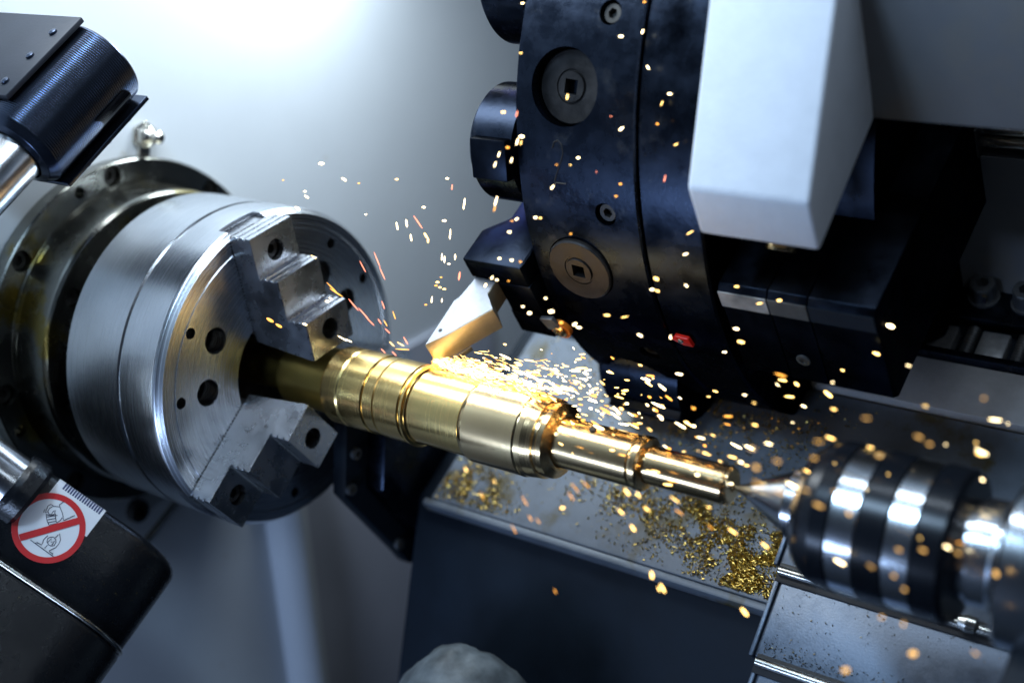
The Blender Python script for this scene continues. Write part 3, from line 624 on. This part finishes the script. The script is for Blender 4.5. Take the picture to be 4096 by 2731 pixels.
INK = [[(-3.5,-14.4),(-2.6,-17.2)],[(-3.5,-14.4),(-2.2,-13.3),(0.6,-11.6),(2.6,-9.9),(4.1,-8.3)],[(4.1,-8.3),(7.4,-14.3)],[(-2.6,-13.5),(-4.0,-12.7),(-5.8,-11.7),(-6.7,-9.5),(-6.5,-7.6),(-5.0,-6.6),(-3.8,-7.2),(-3.9,-9.5),(-3.3,-10.4),(-2.8,-9.1),(-1.2,-8.2),(-0.5,-8.7)],[(-6.0,-5.6),(-3.7,-6.3),(-2.3,-8.5)],[(-4.9,-4.5),(-3.7,-5.6),(-1.7,-7.8)],[(-3.5,-3.3),(-2.0,-5.0),(-0.5,-6.6)],[(-2.1,-2.3),(-0.7,-3.9),(0.8,-5.4)],[(-0.7,-1.7),(0.5,-3.0),(1.8,-4.4)],[(-6.3,-5.7),(-4.8,-4.1),(-3.2,-2.6),(-1.1,-1.5),(0.8,-0.5)],[(-1.6,-8.0),(0.9,-5.5),(2.8,-4.3)],[(1.9,-4.9),(2.5,-7.4),(2.5,-9.3)],[(-7.9,-5.5),(-8.6,-7.4),(-7.6,-7.6),(-7.1,-6.0),(-6.3,-7.1)],[(-7.6,-7.8),(-8.3,-10.0),(-7.6,-11.8),(-6.0,-11.9)],[(-4.2,11.5),(12.3,12.0)],[(-0.8,11.4),(-0.4,10.6),(2.6,10.3),(2.4,8.9),(1.7,7.4),(2.0,5.2),(2.2,3.9)],[(6.9,-0.7),(9.6,1.9),(10.2,4.5),(10.0,7.2),(8.9,9.1),(8.2,10.5),(8.8,11.0),(10.9,10.7),(10.9,11.6)],[(6.5,2.5),(6.7,0.1)],[(5.4,8.5),(5.2,10.8)],[(3.9,7.1),(3.2,5.2),(3.9,3.8),(5.4,2.8),(7.2,3.2),(8.3,4.5),(8.6,6.4),(7.5,7.6),(5.9,8.0),(3.9,7.1)],
       [(4.5,7.0),(4.9,4.2),(6.0,6.2),(7.3,4.3),(7.3,7.2)]]
ink = []
for pl in INK:
    pts = [hs(e / 1000, d / 1000, 0.00042) for e, d in pl]; ink.append(tube(pts, 0.00022, 5))
obj('line_drawing', join(*ink), 'sticker_ink', stk)
SPARKS = """
w1 0.0396 -0.0226 0.1368 0.81 0.58 0.09 3.7 3.2 w
w1 0.0523 -0.0154 0.1288 0.79 0.46 -0.41 3.7 2.9 w
w1 0.0345 -0.0298 0.1194 0.81 0.58 0.09 2.1 1.8 w
w1 0.0359 -0.0295 0.1164 0.79 0.46 -0.41 3.2 2.4 w
w1 0.0327 -0.0333 0.1089 0.79 0.46 -0.41 3.7 2.6 w
w1 0.0227 -0.0369 0.1248 0.81 0.58 0.09 1.3 1.3 o
w1 0.06 -0.0104 0.1273 0.81 0.58 0.09 1.6 1.6 o
w2 0.078 0.0032 0.1318 0.81 0.58 0.09 2.4 2.4 y
w2 0.1026 0.021 0.1352 0.81 0.58 0.09 2.1 2.1 w
w1 0.0667 -0.0095 0.1092 0.81 0.58 0.09 1.6 1.6 w
w2 0.0942 0.0113 0.1168 0.81 0.58 0.09 2.4 2.1 w
w2 0.1056 0.0178 0.11 0.81 0.58 0.09 2.9 2.6 w
w2 0.0832 0.0009 0.1042 0.31 0.02 -0.95 5.3 1.8 w
w2 0.0876 0.0044 0.1063 0.29 -0 -0.96 5.3 1.8 w
w2 0.0913 0.0052 0.0981 0.29 -0 -0.96 4.7 1.8 w
w2 0.093 0.0085 0.1077 0.6 0.26 -0.76 10.5 1.3 r
w2 0.0982 0.0106 0.1002 0.56 0.22 -0.8 4.2 2.6 y
w2 0.0998 0.0111 0.0975 0.18 -0.08 -0.98 3.7 2.1 y
w2 0.1136 0.0257 0.1212 0.08 -0.16 -0.98 7.4 1.8 w
w2 0.11 0.0192 0.1024 0.11 -0.14 -0.99 6.8 1.6 w
w2 0.1059 0.0223 0.1303 0.11 -0.14 -0.99 3.7 1.3 r
w3 0.1084 0.0151 0.0885 0.15 -0.11 -0.98 4.7 1.6 w
w3 0.1099 0.0159 0.0871 0.15 -0.11 -0.98 4.7 1.6 w
w3 0.1148 0.0198 0.0892 0.15 -0.11 -0.98 3.7 1.6 w
w3 0.1189 0.0203 0.0781 0.06 -0.17 -0.98 5.8 2.1 r
w3 0.1089 0.0123 0.0732 0.81 0.58 0.09 2.4 2.1 y
w3 0.1106 0.0128 0.0703 0.81 0.58 0.09 2.1 2.1 y
w3 0.1085 0.0115 0.0711 0.81 0.58 0.09 2.1 1.8 o
w3 0.108 0.0094 0.0626 0.11 -0.14 -0.99 4.2 1.6 w
w3 0.113 0.0129 0.0627 0.11 -0.14 -0.99 2.6 1.3 w
w3 0.1129 0.0143 0.0695 0.81 0.58 0.09 2.4 2.1 y
w3 0.1125 0.0172 0.0847 0.81 0.58 0.09 1.8 1.8 w
w3 0.1101 0.0138 0.0763 0.81 0.58 0.09 1.6 1.6 o
w3 0.1056 0.007 0.0592 0.81 0.58 0.09 1.8 1.6 o
c2 0.1073 -0.0544 0.0852 0.53 0.2 -0.82 8.3 1 r
c2 0.1131 -0.0493 0.0898 0.47 0.14 -0.87 10.3 1 r
c2 0.1169 -0.0483 0.0824 0.49 0.16 -0.86 8.8 1 r
c1 0.0953 -0.0655 0.072 0.7 0.35 -0.63 8.8 1 o
c1 0.0978 -0.0643 0.0694 0.77 0.44 -0.45 9.8 1 o
c2 0.1069 -0.0592 0.0636 0.65 0.31 -0.69 9.8 1 r
c2 0.1123 -0.0563 0.0593 0.67 0.33 -0.67 9.8 1 r
c3 0.1161 -0.0546 0.0553 0.7 0.35 -0.63 7.4 1 r
c2 0.1204 -0.0495 0.0651 0.44 0.12 -0.89 5.4 1 r
c3 0.1204 -0.0514 0.0558 0.61 0.26 -0.75 3.9 1 r
c3 0.1232 -0.0496 0.0552 0.56 0.22 -0.8 4.4 1 o
c2 0.1264 -0.0464 0.06 0.42 0.1 -0.9 5.4 1 o
c3 0.1249 -0.0493 0.051 0.7 0.35 -0.63 4.4 1 r
c3 0.1322 -0.0456 0.0444 0.79 0.46 -0.41 4.9 1 y
c3 0.1282 -0.0485 0.044 0.7 0.35 -0.63 4.4 1 y
c3 0.1342 -0.0438 0.0466 0.56 0.22 -0.8 5.4 1.2 r
c3 0.125 -0.0517 0.0397 0.7 0.35 -0.63 3.9 1 r
c3 0.1302 -0.0482 0.0388 0.7 0.35 -0.63 3.9 1 r
c3 0.1335 -0.0453 0.0416 0.82 0.58 0.03 8.8 1 o
c1 0.096 -0.0663 0.0657 0.79 0.46 -0.41 2.5 1.5 w
c1 0.0867 -0.0761 0.0502 0.82 0.52 -0.25 2.9 2.2 w
c1 0.0947 -0.0676 0.0641 0.81 0.58 0.09 2.9 2 w
c3 0.1051 -0.0645 0.0445 0.79 0.46 -0.41 6.4 1.2 w
c3 0.1081 -0.0626 0.0436 0.81 0.49 -0.33 4.9 1.2 w
c1 0.084 -0.07 0.0879 0.76 0.43 -0.49 3.9 1.2 y
c1 0.0705 -0.0873 0.0507 0.79 0.46 -0.41 4.9 2.9 o
c1 0.075 -0.0848 0.0481 0.79 0.46 -0.41 4.4 2.9 o
t4 0.2341 -0.0112 0.2221 0.81 0.58 0.09 2.7 2.5 w
t4 0.2172 -0.03 0.1888 0.03 -0.18 -0.98 3.2 1.8 y
t4 0.2482 -0.0044 0.2077 0.56 0.22 -0.8 2.5 1.8 w
t4 0.2427 -0.0044 0.2256 -0.18 -0.32 -0.93 2.7 1.6 w
t4 0.2408 -0.0026 0.2407 0.81 0.58 0.09 1.8 1.6 o
t4 0.2619 0.0065 0.2141 0.31 0.02 -0.95 2.5 1.8 w
t1 0.2655 0.0089 0.2134 0.18 -0.08 -0.98 2 1.4 o
t3 0.1937 -0.0421 0.2088 0.81 0.58 0.09 1.6 1.4 y
t3 0.1899 -0.0394 0.2341 0.81 0.58 0.09 1.8 1.6 w
t4 0.2597 0.001 0.1953 0.81 0.58 0.09 2.5 2 w
t4 0.2573 -0.0018 0.1901 -0.18 -0.32 -0.93 3.2 0.9 y
t4 0.2427 -0.0151 0.1753 -0.51 -0.5 -0.7 3.2 2.3 w
t4 0.2372 -0.0178 0.181 0.81 0.58 0.09 1.1 0.9 r
t4 0.2573 -0.004 0.1795 0.81 0.58 0.09 1.6 1.6 o
t6 0.267 0.0007 0.17 -0.61 -0.55 -0.57 2.9 0.9 y
t6 0.2654 -0.0042 0.1522 -0.04 -0.23 -0.97 4.1 1.1 r
t6 0.2273 -0.0294 0.1584 0.81 0.58 0.09 1.8 1.8 w
t6 0.2247 -0.0321 0.1544 0.81 0.58 0.09 1.1 1.1 y
t6 0.2189 -0.0363 0.1538 0.81 0.58 0.09 1.1 1.1 o
t6 0.2362 -0.0245 0.1522 0.18 -0.08 -0.98 1.1 0.7 r
t6 0.2473 -0.0178 0.1472 0.81 0.58 0.09 1.8 1.6 o
t6 0.2466 -0.0197 0.1408 0.81 0.58 0.09 1.6 1.4 o
t6 0.2192 -0.0384 0.1423 -0.38 -0.44 -0.81 2.7 2 w
t3 0.2017 -0.0456 0.1664 0.81 0.58 0.09 2.9 2.7 w
t3 0.1977 -0.046 0.1777 -0.04 -0.23 -0.97 3.6 1.4 r
t3 0.1919 -0.05 0.1779 0.81 0.58 0.09 2.5 2.3 y
t3 0.2004 -0.0471 0.1636 -0.08 -0.26 -0.96 4.1 1.4 w
t3 0.2021 -0.046 0.1633 -0.04 -0.23 -0.97 2.7 1.1 y
t3 0.1969 -0.0502 0.1602 0.81 0.58 0.09 2 2 o
t3 0.1939 -0.0532 0.1563 -0.08 -0.26 -0.96 3.2 1.1 w
t3 0.1997 -0.0496 0.154 -0.08 -0.26 -0.96 3.2 1.1 w
t3 0.1932 -0.0548 0.151 -0.08 -0.26 -0.96 3.2 1.1 w
t5 0.1969 -0.0561 0.1325 -0.04 -0.23 -0.97 5.9 1.6 w
t5 0.197 -0.0569 0.1284 -0.04 -0.23 -0.97 3.2 1.1 o
t5 0.2149 -0.0449 0.126 0.81 0.58 0.09 2 1.8 w
t5 0.217 -0.0435 0.126 0.81 0.58 0.09 1.6 1.6 y
t5 0.2072 -0.0506 0.1244 -0.51 -0.5 -0.7 2 1.6 w
t5 0.2054 -0.0522 0.1231 0.81 0.58 0.09 1.4 1.1 o
t5 0.2053 -0.0534 0.1174 0.81 0.58 0.09 2 2 w
t6 0.2311 -0.035 0.1195 0.81 0.58 0.09 1.4 1.4 o
t5 0.2036 -0.0576 0.1035 0.81 0.58 0.09 1.8 1.6 w
t5 0.2088 -0.054 0.1032 0.81 0.58 0.09 1.8 1.8 w
t5 0.2126 -0.0514 0.1029 0.81 0.58 0.09 1.4 1.4 o
t5 0.2022 -0.0607 0.0934 -0.25 -0.36 -0.9 2 1.6 w
t5 0.2002 -0.063 0.0893 -0.11 -0.28 -0.95 2 1.6 w
t5 0.2044 -0.0593 0.0925 0.81 0.58 0.09 1.6 1.4 w
t5 0.2094 -0.0558 0.0926 0.81 0.58 0.09 1.1 1.1 o
t7 0.2211 -0.0509 0.0773 0.81 0.58 0.09 2.3 2.3 w
t7 0.23 -0.0443 0.0792 0.81 0.58 0.09 3.2 2.9 w
t7 0.2177 -0.0526 0.0803 0.81 0.58 0.09 1.6 1.6 w
t7 0.2265 -0.0454 0.0856 0.81 0.58 0.09 1.6 1.4 w
t7 0.2352 -0.0418 0.074 0.81 0.58 0.09 2.3 2.3 o
t7 0.241 -0.0378 0.0738 -0.61 -0.55 -0.57 2.7 2 w
t7 0.2429 -0.0367 0.0724 0.83 0.56 -0.08 3.2 1.8 w
t7 0.2536 -0.0277 0.08 0.82 0.57 0.01 3.6 2 y
t7 0.2613 -0.0224 0.08 -0.76 -0.59 -0.26 4.1 0.9 y
t7 0.2709 -0.0112 0.1009 0.79 0.46 -0.41 3.2 3.2 y
t7 0.2725 -0.0114 0.0948 0.82 0.52 -0.25 2.7 2 y
t7 0.2702 -0.0129 0.0952 0.81 0.58 0.09 2.3 2 w
t2 0.281 -0.0012 0.1148 -0.73 -0.58 -0.35 2.9 1.6 w
t2 0.2841 -0.0025 0.0989 0.73 0.39 -0.56 2.3 1.8 w
t1 0.2809 0.0011 0.126 -0.61 -0.55 -0.57 4.5 0.9 y
t1 0.2827 0.0102 0.1633 -0.51 -0.5 -0.7 3.2 1.1 y
t1 0.2747 0.0073 0.1756 0.81 0.58 0.09 1.1 1.1 o
t1 0.2814 0.005 0.1428 -0.76 -0.59 -0.26 2.7 1.8 w
t1 0.2873 0.0083 0.139 -0.73 -0.58 -0.35 3.2 1.1 y
t1 0.3251 0.036 0.1452 0.81 0.58 0.09 2.7 2.5 o
t2 0.3089 0.0108 0.0794 0.83 0.56 -0.08 3.2 2 w
t2 0.3121 0.0116 0.073 0.83 0.54 -0.16 4.1 2.7 y
t2 0.3243 0.025 0.0959 0.81 0.58 0.09 2.7 2.3 y
t2 0.3052 0.0127 0.1009 0.81 0.58 0.09 2.7 1.8 y
t2 0.3164 0.019 0.0934 -0.76 -0.59 -0.26 3.6 1.4 y
t2 0.3731 0.0574 0.0883 0.82 0.52 -0.25 5 4.1 w
t2 0.3697 0.0519 0.0737 0.82 0.52 -0.25 4.5 3.4 y
t1 0.3486 0.068 0.2193 -0.51 -0.5 -0.7 3.2 2.7 w
t2 0.3571 0.041 0.0636 0.82 0.52 -0.25 2.3 2 y
t2 0.3532 0.0356 0.0508 0.73 0.39 -0.56 5.9 4.1 y
t2 0.3392 0.0266 0.0543 0.73 0.39 -0.56 3.2 2.5 y
t2 0.3329 0.0224 0.0556 0.83 0.56 -0.08 5 2 y
t2 0.3373 0.0238 0.0476 0.82 0.57 0.01 5.4 2.3 y
t7 0.2693 -0.0186 0.0714 0.79 0.46 -0.41 3.2 2 w
t7 0.2822 -0.0094 0.072 0.18 -0.08 -0.98 2.3 2 w
b1 0.2346 -0.1121 0.007 0.56 0.22 -0.8 2.1 1.5 y
b1 0.2431 -0.1086 -0.0047 0.5 0.17 -0.85 4.6 0.6 o
b1 0.2469 -0.1045 0.0025 0.38 0.07 -0.92 2.1 0.8 y
b1 0.2602 -0.0968 -0.0052 0.56 0.22 -0.8 6.3 0.6 o
b1 0.2639 -0.0959 -0.0132 0.56 0.22 -0.8 3.8 0.6 o
b1 0.2756 -0.0864 -0.0068 0.81 0.58 0.09 2.3 2.1 y
b1 0.2787 -0.0821 0.0033 0.65 0.31 -0.69 6.3 0.6 o
b1 0.2826 -0.0789 0.0054 0.7 0.35 -0.63 5.9 0.6 o
b1 0.278 -0.0835 -0.001 0.61 0.26 -0.75 5.5 0.6 o
b2 0.2987 -0.0701 -0.006 0.7 0.35 -0.63 4.2 1.7 y
b2 0.3048 -0.0674 -0.0131 0.61 0.26 -0.75 4.2 2.5 y
b2 0.3085 -0.0628 -0.0034 0.73 0.39 -0.56 3.8 1.3 y
b2 0.3162 -0.064 -0.0345 0.31 0.02 -0.95 4.2 3.4 y
b2 0.3215 -0.0615 -0.0402 0.56 0.22 -0.8 5.5 2.1 y
b2 0.3201 -0.0626 -0.0408 0.56 0.22 -0.8 2.9 1.7 y
b1 0.2798 -0.0919 -0.0466 0.5 0.17 -0.85 2.9 0.6 o
b2 0.2994 -0.0676 0.0036 0.65 0.31 -0.69 4.6 2.3 y
b2 0.3041 -0.0645 0.0029 0.56 0.22 -0.8 3.4 1.7 y
b2 0.3187 -0.0544 0.0023 0.76 0.43 -0.49 6.3 0.8 y
b2 0.3215 -0.0537 -0.0035 0.76 0.43 -0.49 5.1 0.8 o
b2 0.3441 -0.0394 -0.0102 0.76 0.43 -0.49 5.5 1.7 y
b2 0.3578 -0.0309 -0.0153 0.73 0.39 -0.56 5.1 2.1 y
b2 0.3555 -0.0394 -0.0478 0.65 0.31 -0.69 5.5 2.7 y
b2 0.335 -0.0455 -0.0091 0.73 0.39 -0.56 3.8 0.6 o
b1 0.2584 -0.101 -0.0191 0.56 0.22 -0.8 5.5 0.6 o
b1 0.2672 -0.0938 -0.0141 0.61 0.26 -0.75 3.4 0.6 o
r1 0.4484 -0.0756 -0.028 0.81 0.58 0.09 4.4 4 o
r1 0.4268 -0.0927 -0.0375 0.81 0.58 0.09 4 3.3 o
r1 0.443 -0.0769 -0.0162 0.18 -0.08 -0.98 2.6 1.8 y
r1 0.4351 -0.082 -0.0144 0.81 0.58 0.09 2.2 2 o
r1 0.4706 -0.0525 0.0081 0.44 0.12 -0.89 4 2.9 o
r1 0.4362 -0.0775 0.0031 0.73 0.39 -0.56 2.2 1.8 w
r1 0.4407 -0.0755 -0.002 0.73 0.39 -0.56 2.6 1.8 y
r2 0.4441 -0.0695 0.0148 0.81 0.49 -0.33 4 1.8 y
r2 0.4277 -0.0828 0.0061 0.76 0.43 -0.49 4.7 0.9 o
r2 0.4359 -0.0754 0.014 0.79 0.46 -0.41 3.3 1.6 y
r2 0.4164 -0.0863 0.0271 0.56 0.22 -0.8 2.9 2.6 y
r2 0.4104 -0.0887 0.0352 0.82 0.52 -0.25 5.5 1.1 y
r2 0.4055 -0.0934 0.0291 0.81 0.49 -0.33 6.2 1.5 y
r3 0.3832 -0.1075 0.0357 0.79 0.46 -0.41 6.2 1.5 y
r3 0.3912 -0.1025 0.033 0.82 0.52 -0.25 7.3 1.1 y
r3 0.3999 -0.0961 0.0349 0.82 0.52 -0.25 4 1.1 o
r2 0.4562 -0.0611 0.015 0.79 0.46 -0.41 3.7 1.1 o
r1 0.4695 -0.0604 -0.0255 0.79 0.46 -0.41 4.4 1.1 o
r2 0.4005 -0.0928 0.0483 0.83 0.56 -0.08 3.3 1.6 w
r2 0.4224 -0.0768 0.052 0.83 0.56 -0.08 3.3 1.8 w
r3 0.3816 -0.1073 0.0422 0.73 0.39 -0.56 3.3 2.6 y
r3 0.3882 -0.102 0.0456 0.82 0.52 -0.25 4.4 1.5 w
r3 0.3787 -0.1077 0.0498 0.83 0.56 -0.08 4 1.3 y
r2 0.4008 -0.0912 0.0553 0.82 0.57 0.01 4.7 1.3 y
r2 0.4343 -0.0665 0.0612 0.82 0.52 -0.25 4.7 1.6 y
r2 0.4385 -0.0641 0.0586 0.83 0.56 -0.08 3.3 1.5 w
r2 0.4152 -0.0786 0.0668 0.82 0.57 0.01 4.7 1.1 y
r2 0.4536 -0.0492 0.0796 0.81 0.58 0.09 1.8 1.6 y
"""

# ------------------------------------------------------------------ metal chips lying about
def chips(name, n, place, lo, hi, material, label, loc):
    V, Fc = [], []
    for _ in range(n):
        p, nrm = place()
        s = random.uniform(lo, hi); q = Vector((random.gauss(0, 1), random.gauss(0, 1), random.gauss(0, 1))).normalized()
        r_ = q.orthogonal().normalized(); u_ = q.cross(r_)
        b = len(V)
        V += [p + nrm * s * 0.4 + q * s, p + nrm * s * 0.4 + r_ * s * 0.5, p + nrm * s * 0.6 - q * s * 0.7 + u_ * s * 0.4, p + nrm * s * 0.3 - r_ * s * 0.3 + u_ * s * 0.5]
        Fc += [[b, b + 1, b + 2], [b, b + 2, b + 3], [b, b + 3, b + 1], [b + 1, b + 3, b + 2]]
    o = obj(name, (V, Fc), material, loc=loc, smooth=10)
    o['kind'] = 'stuff'; o['label'] = label; o['category'] = 'chips'
    return o
CL = [(0.070, 0.020, 0.022, 0.012, 3), (0.095, 0.010, 0.015, 0.007, 1.5), (0.185, 0.047, 0.018, 0.012, 2), (0.222, 0.032, 0.020, 0.012, 2), (0.247, 0.045, 0.016, 0.014, 3), (0.285, 0.026, 0.022, 0.018, 11), (0.300, 0.012, 0.012, 0.010, 8), (0.310, 0.045, 0.012, 0.02, 6), (0.240, 0.110, 0.045, 0.022, 4), (0.15, 0.12, 0.05, 0.02, 1.5), (0.05, 0.04, 0.02, 0.02, 1.5)]
wts = [c[4] for c in CL]
def bed_place():
    while True:
        c = random.choices(CL, wts)[0]
        x, a = random.gauss(c[0], c[2]), random.gauss(c[1], c[3])
        if not (0.062 < x < 0.33 and 0.001 < a < 0.15): continue
        if mnoise.noise(Vector((x * 70, a * 70, 3.0))) < -0.12 and random.random() < 0.85: continue
        return M(x, a, 0.1240), -AV
chips('brass_chips', 15000, bed_place, 0.0004, 0.0017, 'chip_brass', 'gold brass chips strewn over the bed plate under the shaft', M(0.2, 0.03, 0.124))
def cover_place():
    o_, u_, n_ = COVER
    if random.random() < 0.72:
        x = 0.325 + abs(random.gauss(0, 0.055)); y = 0.0445 + random.gauss(0, 0.0028)
    else: x = random.uniform(0.325, 0.45); y = random.choice((0.009, 0.022, 0.038)) + random.gauss(0, 0.003)
    return o_ + AX * x + u_ * min(y, 0.051) , n_
chips('cover_chips', 420, cover_place, 0.0003, 0.0011, 'chip_dark', 'dark oily chips collected along the lower way cover rod', COVER[0] + AX * 0.33)
def fleck_place():
    e, d = random.gauss(0.040, 0.022), random.gauss(0.008, 0.014)
    e = min(max(e, -0.03), 0.077); d = min(max(d, -0.013), 0.09)
    if 0.027 < d < 0.036 or e * e + d * d < 0.0215 ** 2: e, d = 0.05 + random.gauss(0, 0.008), 0.012 + random.gauss(0, 0.006)
    return hs(e, d, 0.0013 if d > 0.03 else 0.0), HN
chips('housing_flecks', 170, fleck_place, 0.00012, 0.0003, 'chip_brass', 'tiny gold metal flecks stuck to the black arm housing', HO)

# ------------------------------------------------------------------ sparks
def spark_mesh(name, material, k):
    """a glowing droplet: a blunt head and a drawn-out tail along its flight (local X), unit length and width"""
    bm = bmesh.new(); bmesh.ops.create_icosphere(bm, subdivisions=2, radius=0.5)
    for v in bm.verts:
        t = v.co.x + 0.5; w = 1.0 - (0.45 if k == 1 else 0.12 if k == 0 else 0.25) * (1 - t) + 0.10 * mnoise.noise(v.co * 3 + Vector((k * 5.1, 0, 0)))
        v.co.y *= w; v.co.z *= w
    me = bpy.data.meshes.new(name); bm.to_mesh(me); bm.free(); me.materials.append(MAT[material])
    for p in me.polygons: p.use_smooth = True
    return me
KIND = {'d': 'spark_dim', 'w': 'spark_white', 'y': 'spark_yellow', 'o': 'spark_orange', 'r': 'spark_red'}
SM = {c: [spark_mesh('spark', m, k) for k in range(3)] for c, m in KIND.items()}
REG = {'w1': 'drifting before the pale wall above the chuck', 'w2': 'high between the chuck and the turret', 'w3': 'above the cutting tool before the grey wall',
       'c1': 'before the upper chuck jaw', 'c2': 'at the right rim of the chuck', 'c3': 'low between chuck and cutting tool',
       't1': 'in front of the white box', 't2': 'around the square tool block', 't3': 'before the round boring holder', 't4': 'around the upper turret plug',
       't5': 'before the angular tool holder', 't6': 'on the turret between the two plugs', 't7': 'around the lower turret plug and red insert',
       'b1': 'falling below the middle of the shaft', 'b2': 'falling below the narrow end of the shaft', 'r1': 'over the way cover at the lower right', 'r2': 'before the banded live centre drum', 'r3': 'beside the live centre cone',
       'j1': 'in the spray close to the cutting tool', 'j2': 'in the spray over the shaft shoulder', 'j3': 'in the spray past the narrow shaft end'}
CN = {'w': 'white-hot', 'y': 'yellow', 'o': 'orange', 'r': 'red', 'd': 'amber blurred'}
def spark(g, p, d, L_, w, c):
    o = bpy.data.objects.new('spark', random.choice(SM[c])); COL.objects.link(o)
    o.location = p; o.rotation_euler = Vector(d).to_track_quat('X', 'Z').to_euler(); o.scale = (max(L_, w), w, w)
    tag(o, CN[c] + (' spark streak ' if L_ > 1.8 * w else ' round spark ') + REG[g], 'spark', 'sparks ' + REG[g])
    return o
for line in SPARKS.strip().split('\n'):
    q = line.split(); f = [float(t) for t in q[1:9]]
    spark(q[0], f[0:3], f[3:6], f[6] / 1000 * (0.75 if q[0][0] == 'r' else 0.95), f[7] / 1000 * (0.6 if q[0][0] == 'r' else 0.58), 'd' if q[0][0] == 'r' else 'y' if q[0][0] == 'b' and f[7] > 1 else q[9])

def bar_r(x): return 0.0253 if x < 0.121 else 0.0230 if x < 0.16 else 0.0248 if x < 0.218 else 0.0154 if x < 0.274 else 0.0106
def jet():
    s = min(random.expovariate(1 / 0.075), 0.33)
    x = 0.1165 + s
    a = 0.0225 - 0.02 * s + random.gauss(0.000, 0.0015 + 0.085 * s)
    v = -0.0130 - 0.06 * s + random.gauss(0, 0.0015 + 0.06 * s)
    rad = math.hypot(a, v); need = bar_r(x) + 0.0012 + random.random() * 0.002
    if rad < need: a, v = a / max(rad, 1e-5) * need, v / max(rad, 1e-5) * need
    if v > 0.02: v = -v
    d = Vector((1, 0, 0)) + AA * (random.gauss(-0.05, 0.22) + (a - 0.02) * 3) + AV * random.gauss(0.1, 0.25)
    return M(x, a, v), d.normalized(), s
cols = []
stuffV = {'w': [[], []], 'y': [[], []], 'o': [[], []]}
cnt = 0
def stuff_spark(p, d, L_, w, c):
    V, Fc = stuffV[c]; b = len(V); s_ = d.orthogonal().normalized(); t_ = d.cross(s_)
    V.append(p + d * L_ * 0.5)
    for k, (z, r_) in enumerate(((0.35, 0.45), (-0.05, 0.5), (-0.35, 0.3))):
        for i in range(5):
            an = 2 * math.pi * i / 5; V.append(p + d * L_ * z + (s_ * math.cos(an) + t_ * math.sin(an)) * w * r_)
    V.append(p - d * L_ * 0.5)
    for i in range(5):
        j = (i + 1) % 5; Fc.append([b, b + 1 + i, b + 1 + j]); Fc.append([b + 11 + i, b + 16, b + 11 + j])
        for k in range(2): Fc.append([b + 1 + k * 5 + i, b + 6 + k * 5 + i, b + 6 + k * 5 + j, b + 1 + k * 5 + j])
for k in range(820):
    p, d, s = jet()
    c = random.choices('wyo', (0.36, 0.48, 0.16))[0]
    big = random.random() ** 1.6
    w = 0.00038 + 0.0010 * big * min(1, 0.35 + s / 0.08); L_ = w * random.choice((2.0, 3.5, 5.0, 7.0))
    if k % 6 == 0 and s > 0.012 and cnt < 103: spark('j1' if s < 0.045 else 'j2' if s < 0.11 else 'j3', p, d, max(L_, 0.0030), max(w, 0.0009), c); cnt += 1
    else: stuff_spark(p, d, L_, w, c)
# fine streaks right at the cutting edge
for k in range(420):
    s = random.expovariate(1 / 0.020); w = random.uniform(0.00018, 0.0004)
    a = 0.0235 + random.gauss(0.0008, 0.0010 + 0.10 * s); v = -0.0115 - 0.05 * s + random.gauss(0, 0.001 + 0.06 * s); x = 0.115 + s
    rad = math.hypot(a, v); need = bar_r(x) + 0.0008
    if rad < need: a, v = a / rad * need, v / rad * need
    d = (AX + AA * random.gauss(-0.05, 0.25) + AV * random.gauss(0, 0.25)).normalized()
    stuff_spark(M(x, a, v), d, random.uniform(0.003, 0.009), w, random.choices('yo', (0.6, 0.4))[0])
for c, nm in (('w', 'white hot'), ('y', 'yellow'), ('o', 'orange')):
    o = obj('spark_spray', stuffV[c], KIND[c], loc=M(0.12, 0.025, -0.012), smooth=70)
    o['kind'] = 'stuff'; o['label'] = 'fine ' + nm + ' sparks crowding the spray at the tool tip'; o['category'] = 'sparks'
